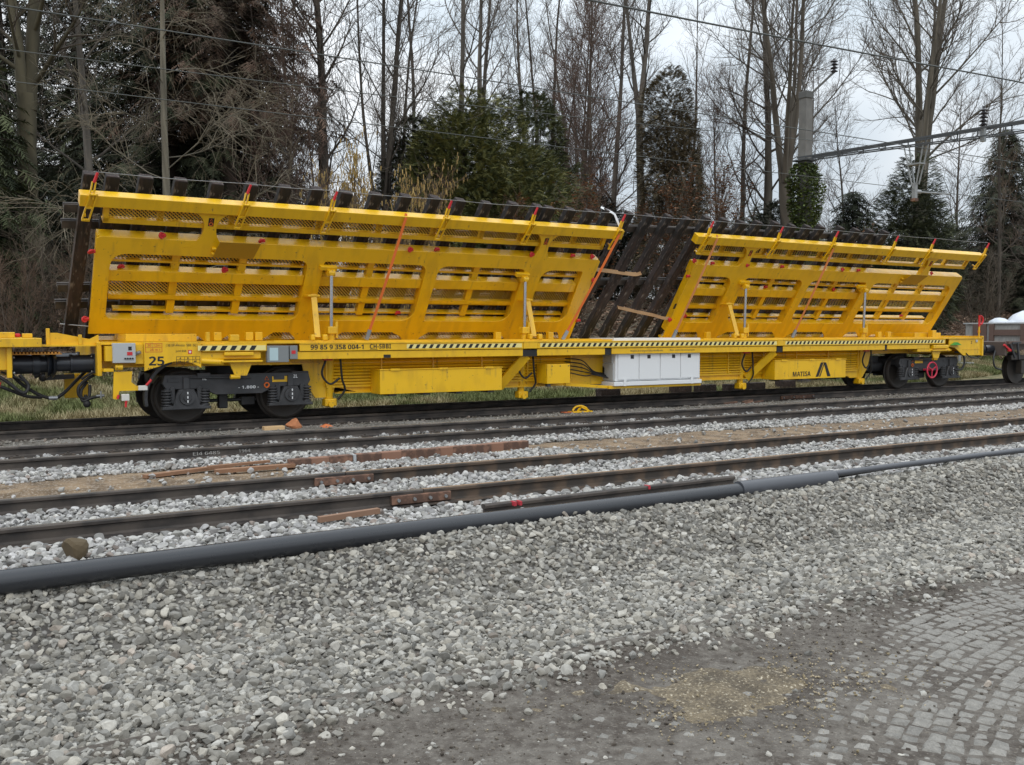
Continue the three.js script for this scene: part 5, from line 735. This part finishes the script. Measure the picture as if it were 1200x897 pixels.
const K = {  // bark and twig colours raised to stand in for distance haze
  slim: bareTree({ seed: 1, h: 20, r: 0.15, first: 3, limbs: 30, spread: 3.8, angle: 0.85, up: 0.10, branches: 6, twigs: 7, sub: 2, bark: grey, twig: [0.13, 0.108, 0.09] }),
  slim2: bareTree({ seed: 2, h: 18, r: 0.12, first: 3.5, limbs: 26, spread: 3.4, angle: 0.8, up: 0.13, branches: 6, twigs: 7, sub: 2, bark: [0.10, 0.085, 0.07], twig: tan }),
  forked: bareTree({ seed: 3, h: 20, r: 0.2, fork: 8.4, first: 8.8, limbs: 24, spread: 3.2, angle: 0.8, up: 0.12, branches: 6, twigs: 7, sub: 2, bark: grey, twig: [0.125, 0.105, 0.09], stems: [{ lean: [-0.07, 0.02], h: 20, r: 0.12 }, { lean: [0.09, -0.03], h: 19, r: 0.105 }] }),
  twin: bareTree({ seed: 4, h: 19, r: 0.28, fork: 1.2, first: 3.4, limbs: 30, spread: 3.8, angle: 0.85, up: 0.10, branches: 6, twigs: 7, sub: 2, bark: dark, twig: [0.12, 0.10, 0.083], stems: [{ lean: [-0.05, 0.03], h: 19, r: 0.14 }, { lean: [0.07, -0.05], h: 18, r: 0.11 }, { lean: [0.22, 0.05], h: 15, r: 0.08 }, { lean: [-0.22, 0.0], h: 14, r: 0.075 }] }),
  ivyTrunk: bareTree({ seed: 5, h: 18, r: 0.21, first: 2.6, limbs: 36, spread: 4.2, angle: 0.95, up: 0.08, branches: 7, twigs: 7, sub: 2, bark: [0.07, 0.06, 0.048], twig: [0.12, 0.10, 0.085] }),
  mossy: bareTree({ seed: 6, h: 19, r: 0.27, fork: 5.8, first: 6.2, limbs: 28, spread: 4.6, angle: 0.95, up: 0.05, branches: 7, twigs: 7, sub: 2, bark: [0.085, 0.075, 0.048], twig: [0.085, 0.07, 0.056], stems: [{ lean: [-0.10, 0.0], h: 18, r: 0.16 }, { lean: [0.10, 0.04], h: 19, r: 0.20 }] }),
  broad: bareTree({ seed: 7, h: 23, r: 0.42, fork: 5.4, first: 7.0, limbs: 24, spread: 6.0, angle: 0.85, up: 0.09, branches: 7, twigs: 8, sub: 2, bark: [0.12, 0.105, 0.082], twig: [0.14, 0.118, 0.096], kink: 0.4, wob: 0.07, stems: [{ lean: [-0.26, 0.05], h: 20, r: 0.15 }, { lean: [-0.02, -0.05], h: 22, r: 0.20 }, { lean: [0.18, 0.03], h: 22, r: 0.22 }, { lean: [0.36, -0.05], h: 20, r: 0.12 }] }),
  fan: bareTree({ seed: 8, h: 19, r: 0.3, fork: 6.4, first: 7.4, limbs: 20, spread: 4.6, angle: 0.85, up: 0.10, branches: 6, twigs: 8, sub: 2, bark: [0.085, 0.072, 0.056], twig: [0.12, 0.098, 0.08], stems: [{ lean: [-0.42, 0.1], h: 16, r: 0.10 }, { lean: [-0.15, -0.1], h: 19, r: 0.13 }, { lean: [0.10, 0.1], h: 19, r: 0.13 }, { lean: [0.42, 0.0], h: 18, r: 0.11 }, { lean: [0.75, -0.1], h: 16, r: 0.09 }] }),
  young: bareTree({ seed: 9, limbR: 0.20, h: 15, r: 0.14, first: 2.0, limbs: 32, spread: 4.6, angle: 1.15, up: -0.02, branches: 8, twigs: 7, sub: 2, droop: 0.4, twigUp: -0.05, bark: [0.115, 0.103, 0.078], twig: [0.165, 0.14, 0.10], kink: 0.45 }),
  small: bareTree({ seed: 10, h: 10, r: 0.09, first: 1.2, limbs: 34, spread: 3.2, angle: 0.9, up: 0.10, branches: 7, twigs: 6, sub: 3, bark: [0.085, 0.07, 0.058], twig: [0.115, 0.09, 0.075] }),
  reddish: bareTree({ seed: 11, h: 12, r: 0.10, first: 1.0, limbs: 40, spread: 3.4, angle: 0.75, up: 0.13, branches: 8, twigs: 7, sub: 3, bark: [0.10, 0.078, 0.06], twig: [0.125, 0.082, 0.064], fine: 0.0065 }),
  shrub: bareTree({ seed: 12, h: 4.6, r: 0.05, first: 0.4, limbs: 16, spread: 1.7, angle: 0.5, up: 0.2, branches: 6, twigs: 6, sub: 3, twigLen: 0.6, bark: [0.09, 0.07, 0.055], twig: [0.115, 0.092, 0.068], fine: 0.005, stems: [0, 1, 2, 3, 4].map((k) => ({ lean: [Math.cos(k * 1.26) * 0.4, Math.sin(k * 1.26) * 0.4], h: 3.4 + (k % 3) * 0.6, r: 0.03 })) }),
  shrub2: bareTree({ seed: 13, h: 4.0, r: 0.05, first: 0.3, limbs: 16, spread: 1.5, angle: 0.55, up: 0.16, branches: 6, twigs: 6, sub: 3, twigLen: 0.6, bark: [0.10, 0.08, 0.065], twig: [0.15, 0.10, 0.07], fine: 0.005, stems: [0, 1, 2, 3, 4, 5].map((k) => ({ lean: [Math.cos(k * 1.05) * 0.5, Math.sin(k * 1.05) * 0.5], h: 3 + (k % 3) * 0.5, r: 0.026 })) }),
};
// [name, label, x, z, kind, turn, scale]
const plantings = [
  ['bare_tree', 'thick mossy forked tree standing at the far left edge', 2.75, -12, 'mossy', 0.35, 1],
  ['bare_tree', 'slim dark leafless tree between the mossy forked tree and the pale young tree', 4.47, -14, 'slim', 1.0, 0.95],
  ['young_tree', 'young tree with pale trunk and drooping twigs before the dark spruces', 5.67, -8.5, 'young', 0.4, 1],
  ['bare_tree', 'thick dark leafless tree with fuzzy trunk right of the tall spruce', 11.96, -14, 'ivyTrunk', 2.2, 1.05],
  ['bare_tree', 'small hazy leafless tree left of the thick fuzzy trunk', 14.0, -27, 'small', 0.2, 1.15],
  ['bare_tree', 'small hazy leafless tree just behind the thick fuzzy trunk', 16.2, -26, 'small', 2.2, 1.0],
  ['bare_tree', 'leafless tree with several dark stems behind the yellow hazel', 14.17, -14, 'twin', 0.5, 1.0],
  ['bare_tree', 'slender leafless tree right behind the yellow hazel', 18.19, -20, 'slim2', 1.5, 1.05],
  ['bare_tree', 'tall straight leafless tree at the left side of the round yew', 19.02, -17, 'slim', 3.0, 1.08],
  ['bare_tree', 'leafless tree forking into two parallel stems above the round yew', 23.71, -24, 'forked', 0.1, 1.1],
  ['bare_tree', 'thin leafless tree above the dark right half of the yews', 25.68, -23, 'slim2', 0.4, 1.1],
  ['bare_tree', 'bushy leafless tree with upright stems right of the yews', 28.27, -25, 'twin', 2.0, 1.1],
  ['bare_tree', 'brownish leafless tree behind the gap of the wagon frames', 28.35, -22, 'reddish', 1.0, 1.5],
  ['bare_tree', 'straight slim leafless tree left of the brown ivy column', 27.95, -19, 'slim', 4.4, 1.08],
  ['bare_tree', 'leafless tree forking right above the brown ivy column', 28.2, -17, 'forked', 1.9, 1.1],
  ['bare_tree', 'thin leafless pole like tree right of the brown ivy column', 32.03, -18, 'slim2', 2.6, 0.9],
  ['bare_tree', 'slim leafless tree with crooked limbs left of the concrete mast', 32.48, -15, 'slim2', 3.7, 1.15],
  ['bare_tree', 'dark leafless tree second to the left of the concrete mast', 32.0, -13, 'ivyTrunk', 0.9, 1.1],
  ['bare_tree', 'leafless tree with spreading fan of limbs right behind the concrete mast', 29.8, -9.6, 'fan', 0.55, 1.05],
  ['bare_tree', 'small leafless tree on a thin stem right of the concrete mast', 43.25, -18, 'small', 1.1, 1.15],
  ['bare_tree', 'big leafless tree with three leaning trunks above the lattice beam', 41.22, -12, 'broad', 0.55, 1.08],
  ['bare_tree', 'leafless tree with straight bare trunk near the right edge', 46.11, -11, 'slim2', 5.0, 0.9],
  ['bare_tree', 'twiggy leafless tree reaching in from the right edge', 47.5, -9, 'small', 4.0, 1.35],
  ['bare_tree', 'pale leafless tree left of the right edge conifer', 56.11, -20, 'small', 2.7, 1.4],
  ['bare_tree', 'rusty brown leafless tree between the yews and the brown ivy column', 25.2, -17, 'reddish', 3.1, 1.15],
  ['bare_tree', 'rusty brown young tree over the left end of the right frame', 30.2, -14, 'reddish', 5.1, 0.85],
  ['bare_tree', 'reddish leafless tree in front of the tall spruce', 10.0, -12.5, 'reddish', 2.0, 0.85],
  ['bare_tree', 'distant leafless tree between the spruce and the fuzzy trunk', 17.8, -34, 'slim', 1.7, 1.1],
  ['bare_tree', 'distant leafless tree above the right end of the left frame', 38.0, -36, 'twin', 4.1, 1.2],
  ['bare_tree', 'distant leafless tree between the mast and the big three trunked tree', 58.5, -34, 'slim2', 4.9, 1.2],
];
for (const [n, l, x, z, k, t, s] of plantings) tree(n, l, x, z, K[k], t, s);
// shrubs on the bank
[[2.0, -8.8, 'leafless twiggy shrub on the bank at the left edge'], [3.1, -9.6, 'leafless twiggy shrub right above the buffers at the left'], [4.0, -8.6, 'leafless twiggy shrub just left of the first sleeper end'], [42.6, -9.6, 'leafless shrub behind the right end of the right frame']].forEach(([x, z, l], i) => {
  const t = thing('bare_shrub', l, 'shrub', [x, landY(x, z) - 0.1, z], 'bare shrubs along the bank'); t.rotation.y = i * 1.7; t.scale.setScalar(0.75 + 0.1 * (i % 4));
  const g = i % 2 ? K.shrub : K.shrub2, a = put(new THREE.Mesh(g[0], barkMat)), b = put(new THREE.Mesh(g[1], barkMat)); a.name = 'stem'; b.name = 'twig_crown'; t.add(a, b);
});
{ // far wood: a low grey brown haze of twigs beyond the trees
  const tb = new Tubes(), r = rng(404);
  for (let i = 0; i < 420; i++) {
    const z = -42 - r() * 26, x = -2 + r() * (17.85 - z) * 1.75, y = landY(x, z), h = 6 + 7 * r() * r() + 1.5 * r(), c = 0.7 + 0.6 * r(), p = path(V(x, y - 0.3, z), V((r() - 0.5) * 0.2, 1, 0), h, 5, 0.12, 0.02, r); tb.limb(p, 0.10, 0.02, 4, [0.07 * c, 0.06 * c, 0.052 * c]);
    for (let b = 0; b < 26; b++) { const t = 0.15 + 0.85 * r(), q = path(at(p, Math.min(0.99, t)), sideways(V(0, 1, 0), 0.4 + 0.7 * r(), r() * 6.28), h * 0.3 * (1.2 - t), 3, 0.35, 0.12, r); tb.limb(q, 0.022, 0.010, 3, [0.10 * c, 0.08 * c, 0.068 * c]); for (let k = 0; k < 3; k++) tb.limb(path(at(q, 0.3 + 0.7 * r() * 0.98), sideways(dirAt(q, 0.6), 0.6, r() * 6.28), h * 0.11, 2, 0.3, 0.1, r), 0.011, 0.006, 3, [0.11 * c, 0.088 * c, 0.075 * c]); }
  }
  const m = put(new THREE.Mesh(tb.geo(), barkMat)); m.name = 'far_wood'; scene.add(m); tag(m, 'grey brown leafless wood far behind the line of trees', null, null, 'stuff'); treeTris += tb.i.length / 3;
}
// ---- conifers and other green things, most greens lifted in place of distance haze
const spray = (() => {                                        // a drooping fan of slim needles
  const pos = [], r = rng(5); for (let k = 0; k < 11; k++) { const t = k / 10, s = k % 2 ? 1 : -1, bx = t * 0.8, l = (0.34 - t * 0.14) * (0.8 + 0.4 * r()), y = -0.12 * t * t, dx = 0.16 + 0.1 * r(), w = 0.055; pos.push(bx - w, y, 0, bx + w, y, 0, bx + dx, y - 0.06 - 0.08 * r(), s * l); } pos.push(0, 0, 0.03, 0, 0, -0.03, 1.0, -0.16, 0);
  const g = new THREE.BufferGeometry(); g.setAttribute('position', new THREE.Float32BufferAttribute(pos, 3)); g.computeVertexNormals(); return g;
})();
const needleMat = std([1, 1, 1], 0.8);
function conifer(label, x, z, h, R, seed, c0, c1, base = 0.4, dens = 1, name = 'spruce', droop = 0.25) {
  const r = rng(seed), t = thing(name, label, 'tree', [x, landY(x, z), z]), tr = new Tubes(), list = [];
  tr.limb(path(V(0, -0.4, 0), V(0, 1, 0), h + 0.3, 8, 0.02, 0, r), 0.022 * h, 0.02, 8, [0.06, 0.045, 0.035]);
  const rows = Math.round(h * 2.9 * dens);
  for (let k = 0; k < rows; k++) {
    const y = base + (h - base) * k / rows, f = 1 - (y - base) / (h - base), L0 = R * Math.pow(f, 0.8), nb = Math.round(lerp(4, 9, f));
    for (let b = 0; b < nb; b++) {
      const az = b / nb * 6.283 + k * 0.7 + r() * 0.5, L = L0 * (0.72 + 0.45 * r()) + 0.15, d = V(Math.cos(az), 0.16 - droop * f, Math.sin(az)), p = path(V(0, y, 0), d, L, 4, 0.1, -0.03, r); tr.limb(p, 0.03, 0.008, 3, [0.06, 0.045, 0.035]);
      const ns = Math.round((4 + L * 6.5) * dens);
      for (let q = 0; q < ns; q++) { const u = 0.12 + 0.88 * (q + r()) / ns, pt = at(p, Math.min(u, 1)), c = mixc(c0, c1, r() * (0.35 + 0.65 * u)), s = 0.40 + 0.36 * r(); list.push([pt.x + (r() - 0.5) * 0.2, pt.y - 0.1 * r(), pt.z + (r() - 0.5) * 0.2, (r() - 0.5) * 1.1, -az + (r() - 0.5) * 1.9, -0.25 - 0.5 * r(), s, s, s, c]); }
    }
  }
  const a = put(new THREE.Mesh(tr.geo(), barkMat)); a.name = 'trunk'; t.add(a); instanced('crown', spray, needleMat, list, t).userData.kind = 'stuff'; return t;
}
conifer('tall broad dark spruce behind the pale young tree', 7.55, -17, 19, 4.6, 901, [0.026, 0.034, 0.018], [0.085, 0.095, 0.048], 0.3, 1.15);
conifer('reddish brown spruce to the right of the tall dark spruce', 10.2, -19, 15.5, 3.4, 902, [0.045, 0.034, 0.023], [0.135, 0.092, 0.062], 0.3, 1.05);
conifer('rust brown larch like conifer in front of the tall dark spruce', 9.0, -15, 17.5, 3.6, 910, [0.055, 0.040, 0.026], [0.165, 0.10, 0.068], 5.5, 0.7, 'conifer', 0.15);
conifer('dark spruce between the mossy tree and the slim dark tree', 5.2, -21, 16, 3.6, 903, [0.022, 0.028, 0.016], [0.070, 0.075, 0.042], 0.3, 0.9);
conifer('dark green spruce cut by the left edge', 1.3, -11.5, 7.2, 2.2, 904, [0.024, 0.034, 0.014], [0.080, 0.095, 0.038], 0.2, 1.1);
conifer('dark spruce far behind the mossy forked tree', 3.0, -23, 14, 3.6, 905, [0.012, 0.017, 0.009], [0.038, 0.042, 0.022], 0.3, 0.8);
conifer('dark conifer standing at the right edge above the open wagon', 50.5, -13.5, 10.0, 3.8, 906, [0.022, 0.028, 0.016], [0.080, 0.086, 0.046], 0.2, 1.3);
evergreen('yew', 'dark pointed evergreen below the big three trunked tree', 37.6, -9.8, [[0, 2.4, 0, 2.1, 2.6, 1.8], [-0.3, 4.6, 0, 1.6, 2.2, 1.4], [0.2, 6.3, 0, 0.9, 1.5, 0.9], [1.6, 3.4, 0, 1.3, 2.0, 1.2], [-1.9, 2.2, 0.2, 1.3, 1.8, 1.2]], 10500, 907, [0.022, 0.030, 0.016], [0.100, 0.108, 0.048], 0.34);
conifer('small dark conifer between the mast and the drop post', 37.0, -12.5, 5.8, 2.2, 908, [0.012, 0.018, 0.009], [0.04, 0.05, 0.024], 0.2, 1.1);
conifer('dark conifer behind the post in the grass at the right', 46.0, -15.5, 6.6, 3.0, 909, [0.012, 0.017, 0.009], [0.04, 0.046, 0.024], 0.2, 1.0);
// rounded evergreens: sprays over lumpy volumes
function evergreen(name, label, x, z, lobes, n, seed, c0, c1, size, cat = 'tree', geo = spray) {
  const r = rng(seed), t = thing(name, label, cat, [x, landY(x, z), z]), tr = new Tubes(), list = [], vol = lobes.map((l) => Math.pow(l[3] * l[4] * l[5], 0.667)), tot = vol.reduce((a, b) => a + b, 0);
  lobes.forEach((l, i) => {
    tr.limb([V(0, -0.3, 0), V(l[0] * 0.5, l[1] * 0.55, l[2] * 0.5), V(l[0], l[1], l[2])], 0.13, 0.03, 6, [0.06, 0.045, 0.035]);
    const m = Math.round(n * vol[i] / tot);
    for (let k = 0; k < m; k++) {
      const a = r() * 6.283, cy = r() * 2 - 1, sy = Math.sqrt(1 - cy * cy), nx = Math.cos(a) * sy, nz = Math.sin(a) * sy, w = 0.70 + 0.62 * fbm(nx * 2.2 + i * 7, cy * 2.2, nz * 2.2 + seed, 3) - 0.12 * r() * r(), q = r() < 0.75 ? w : w * (0.45 + 0.5 * r());
      const px = l[0] + nx * l[3] * q, pyy = l[1] + cy * l[4] * q, pz = l[2] + nz * l[5] * q; if (pyy < 0) continue; const s = size * (0.65 + 0.7 * r());
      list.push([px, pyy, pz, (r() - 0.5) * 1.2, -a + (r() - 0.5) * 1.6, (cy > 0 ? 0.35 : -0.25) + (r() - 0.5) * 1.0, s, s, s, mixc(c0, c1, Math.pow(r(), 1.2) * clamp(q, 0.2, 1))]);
    }
  });
  const a = put(new THREE.Mesh(tr.geo(), barkMat)); a.name = 'trunk'; t.add(a); instanced('crown', geo, needleMat, list, t).userData.kind = 'stuff'; return t;
}
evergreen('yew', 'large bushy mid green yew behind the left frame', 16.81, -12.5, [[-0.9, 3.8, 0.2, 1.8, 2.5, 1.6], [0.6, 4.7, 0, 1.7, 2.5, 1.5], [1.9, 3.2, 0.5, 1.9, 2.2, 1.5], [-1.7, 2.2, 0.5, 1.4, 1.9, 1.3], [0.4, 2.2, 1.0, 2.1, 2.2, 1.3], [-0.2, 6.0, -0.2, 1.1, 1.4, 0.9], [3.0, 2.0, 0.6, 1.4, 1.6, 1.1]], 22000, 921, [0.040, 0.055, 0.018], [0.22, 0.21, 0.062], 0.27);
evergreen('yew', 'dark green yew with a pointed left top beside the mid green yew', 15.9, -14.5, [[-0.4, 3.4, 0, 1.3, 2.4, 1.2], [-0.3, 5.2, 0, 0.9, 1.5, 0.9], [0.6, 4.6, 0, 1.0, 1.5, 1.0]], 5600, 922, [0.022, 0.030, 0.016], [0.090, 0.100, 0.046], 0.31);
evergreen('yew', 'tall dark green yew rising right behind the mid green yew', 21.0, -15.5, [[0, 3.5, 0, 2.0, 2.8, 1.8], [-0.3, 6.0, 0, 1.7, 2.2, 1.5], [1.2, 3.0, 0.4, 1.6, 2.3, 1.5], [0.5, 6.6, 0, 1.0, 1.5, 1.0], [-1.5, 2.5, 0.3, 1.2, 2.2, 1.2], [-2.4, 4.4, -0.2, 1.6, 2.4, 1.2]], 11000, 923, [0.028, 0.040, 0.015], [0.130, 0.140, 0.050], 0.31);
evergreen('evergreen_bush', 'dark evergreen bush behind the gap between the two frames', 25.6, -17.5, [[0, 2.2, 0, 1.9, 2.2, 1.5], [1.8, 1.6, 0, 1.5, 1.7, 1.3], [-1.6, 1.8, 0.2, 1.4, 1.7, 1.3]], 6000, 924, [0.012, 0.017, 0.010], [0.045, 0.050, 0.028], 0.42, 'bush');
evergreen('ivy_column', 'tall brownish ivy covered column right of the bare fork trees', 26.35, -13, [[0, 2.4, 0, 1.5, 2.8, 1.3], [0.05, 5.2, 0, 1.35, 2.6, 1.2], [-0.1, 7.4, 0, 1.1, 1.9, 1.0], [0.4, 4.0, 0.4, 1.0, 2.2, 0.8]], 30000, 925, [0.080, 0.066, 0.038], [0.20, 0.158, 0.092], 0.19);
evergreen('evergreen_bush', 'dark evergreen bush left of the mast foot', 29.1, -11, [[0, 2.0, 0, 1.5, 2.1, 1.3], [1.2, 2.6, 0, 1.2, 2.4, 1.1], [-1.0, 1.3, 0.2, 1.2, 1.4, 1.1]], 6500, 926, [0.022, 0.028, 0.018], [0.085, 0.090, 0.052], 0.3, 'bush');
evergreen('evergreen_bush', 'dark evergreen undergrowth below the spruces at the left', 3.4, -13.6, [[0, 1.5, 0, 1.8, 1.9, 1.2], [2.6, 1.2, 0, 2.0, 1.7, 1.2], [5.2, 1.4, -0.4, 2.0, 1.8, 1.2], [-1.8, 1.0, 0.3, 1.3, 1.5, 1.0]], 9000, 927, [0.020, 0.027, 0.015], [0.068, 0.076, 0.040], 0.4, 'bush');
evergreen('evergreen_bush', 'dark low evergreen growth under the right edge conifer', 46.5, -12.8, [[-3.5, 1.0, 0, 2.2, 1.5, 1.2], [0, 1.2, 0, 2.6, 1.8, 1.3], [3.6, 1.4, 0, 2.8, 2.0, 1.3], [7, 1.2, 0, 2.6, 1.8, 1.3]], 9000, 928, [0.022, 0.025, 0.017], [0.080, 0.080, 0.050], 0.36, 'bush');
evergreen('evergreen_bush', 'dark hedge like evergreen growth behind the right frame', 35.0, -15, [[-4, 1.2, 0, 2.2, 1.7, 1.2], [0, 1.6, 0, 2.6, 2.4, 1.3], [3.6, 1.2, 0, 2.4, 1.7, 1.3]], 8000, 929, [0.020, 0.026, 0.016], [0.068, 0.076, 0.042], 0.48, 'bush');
// hazels hung with yellow catkins, dry brown leaves
const catkin = (() => { const g = new THREE.CylinderGeometry(0.010, 0.006, 0.085, 4, 1); g.translate(0, -0.045, 0); return g; })();
function leafy(name, label, x, z, kind, turn, s, n, h, R, c0, c1, geo, sc, seed) {
  const t = thing(name, label, 'shrub', [x, landY(x, z) - 0.1, z]); t.rotation.y = turn; const g = K[kind], a = put(new THREE.Mesh(g[0], barkMat)), b = put(new THREE.Mesh(g[1], barkMat)); a.name = 'stem'; b.name = 'twig_crown'; a.scale.setScalar(s); b.scale.setScalar(s); t.add(a, b);
  const r = rng(seed), p = g[1].attributes.position, list = []; for (let k = 0; k < n; k++) { const i = Math.floor(r() * p.count), q = sc * (0.7 + 0.7 * r()); if (p.getY(i) * s < h) continue; list.push([p.getX(i) * s, p.getY(i) * s, p.getZ(i) * s, (r() - 0.5) * 0.5, r() * 6.28, (r() - 0.5) * 0.5, q, q, q, mixc(c0, c1, r())]); }
  instanced('foliage', geo, std([1, 1, 1], 0.85), list, t).userData.kind = 'stuff'; return t;
}
const dryLeaf = (() => { const g = new THREE.BufferGeometry(); g.setAttribute('position', new THREE.Float32BufferAttribute([0, 0, -0.05, 0.03, 0.01, 0, 0, 0, 0.05, 0, 0, -0.05, 0, 0, 0.05, -0.03, 0.012, 0], 3)); g.computeVertexNormals(); return g; })();
leafy('hazel', 'hazel hung with yellow catkins above the left frame', 11.3, -9, 'shrub', 0.3, 1.3, 4200, 1.0, 1, [0.28, 0.18, 0.06], [0.46, 0.33, 0.12], catkin, 1.35, 951);
leafy('hazel', 'second hazel with yellow catkins right beside the first', 12.4, -9.4, 'shrub2', 1.3, 1.35, 3800, 0.8, 1, [0.26, 0.17, 0.06], [0.44, 0.31, 0.12], catkin, 1.3, 952);
leafy('beech_shrub', 'shrub with dry orange leaves above the right end of the left frame', 18.2, -9.2, 'shrub2', 0.6, 1.4, 3000, 1.2, 1, [0.22, 0.09, 0.04], [0.40, 0.20, 0.09], dryLeaf, 1.4, 953);
leafy('beech_shrub', 'shrub with dry orange leaves above the left end of the right frame', 24.8, -9.8, 'shrub', 2.6, 1.5, 3200, 1.2, 1, [0.20, 0.085, 0.04], [0.36, 0.18, 0.085], dryLeaf, 1.5, 954);
leafy('beech_shrub', 'shrub with dry brown leaves right of the mast foot', 27.5, -6.8, 'shrub2', 4.2, 1.25, 2400, 0.8, 1, [0.20, 0.09, 0.045], [0.36, 0.2, 0.1], dryLeaf, 1.4, 955);
// grass, leaf litter and brambles
{
  const tuft = (() => { const pos = [], r = rng(3); for (let k = 0; k < 9; k++) { const a = r() * 6.28, l = 0.5 + 0.7 * r(), o = 0.35 + 0.5 * r(), bx = (r() - 0.5) * 0.4, bz = (r() - 0.5) * 0.4, w = 0.05; pos.push(bx - w * Math.sin(a), 0, bz + w * Math.cos(a), bx + w * Math.sin(a), 0, bz - w * Math.cos(a), bx + Math.cos(a) * o, l, bz + Math.sin(a) * o); } const g = new THREE.BufferGeometry(); g.setAttribute('position', new THREE.Float32BufferAttribute(pos, 3)); g.computeVertexNormals(); return g; })();
  const r = rng(31), list = []; for (let i = 0; i < 60000; i++) { const z = -2.3 - Math.pow(r(), 0.9) * 6.4, x = -3 + r() * (20 - z * 4.2), n = fbm(x * 0.55, 4, z * 0.8, 4), s = 0.09 + 0.10 * r(), k = sstep(0.40, 0.56, n), c = mixc(mixc([0.27, 0.22, 0.115], [0.44, 0.38, 0.23], r()), mixc([0.11, 0.135, 0.045], [0.19, 0.21, 0.08], r()), k); list.push([x, landY(x, z) - 0.01, z, 0, r() * 6.28, 0, s * 1.3, s * (z < -3 ? 1 : 0.6), s * 1.3, c]); }
  tag(instanced('grass', tuft, std([1, 1, 1], 0.9), list), 'winter grass with straw coloured patches behind the wagon track', null, null, 'stuff');
  const lit = []; for (let i = 0; i < 42000; i++) { const z = -7.4 - r() * 6.5, x = -2 + r() * 56, s = 0.9 + 1.3 * r(), k = r(); lit.push([x, landY(x, z) + 0.03 + 0.05 * r(), z, (r() - 0.5) * 1.5, r() * 6.28, (r() - 0.5) * 1.5, s, s, s, mixc([0.10, 0.066, 0.048], [0.42, 0.29, 0.205], k)]); }
  tag(instanced('leaf_litter', dryLeaf, std([1, 1, 1], 0.9), lit), 'brown fallen leaves covering the wooded bank', null, null, 'stuff');
  const br = new Tubes(); for (let i = 0; i < 1500; i++) { const z = -11.4 - r() * 3.2, x = r() < 0.35 ? 0.5 + r() * 6 : r() < 0.5 ? 28 + r() * 22 : 5 + r() * 26; if (x > 15 && x < 27 && r() < 0.75) continue; const y = landY(x, z), a = r() * 6.28, L = 0.7 + 1.7 * r(), d = V(Math.cos(a) * 0.8, 1 + 0.6 * r(), Math.sin(a) * 0.8), p = path(V(x, y, z), d, L, 5, 0.3, r() < 0.5 ? -0.3 : 0.02, r), k = 0.6 + 0.8 * r(); br.limb(p, 0.010, 0.004, 3, r() < 0.5 ? [0.17 * k, 0.15 * k, 0.105 * k] : [0.075 * k, 0.06 * k, 0.046 * k]); if (r() < 0.7) br.limb(path(at(p, 0.5), sideways(dirAt(p, 0.5), 0.7, r() * 6.28), L * 0.5, 3, 0.3, -0.05, r), 0.006, 0.003, 3, [0.1 * k, 0.07 * k, 0.055 * k]); }
  for (let i = 0; i < 420; i++) { const x = 18.5 + r() * 7.5, z = -9 - r() * 3.8, y = landY(x, z) + 0.04, a = r() * 6.28, k = 0.7 + 0.6 * r(); br.limb(path(V(x, y, z), V(Math.cos(a), 0.25 + 0.5 * r(), Math.sin(a)), 0.5 + r(), 4, 0.35, -0.12, r), 0.014, 0.005, 3, [0.24 * k, 0.215 * k, 0.16 * k]); }
  const bm = put(new THREE.Mesh(br.geo(), barkMat)); bm.name = 'brambles'; scene.add(bm); tag(bm, 'tangle of bare brambles and thin stems over the bank', null, null, 'stuff');
}
console.log('tree triangles', treeTris);
renderer.render(scene, camera);
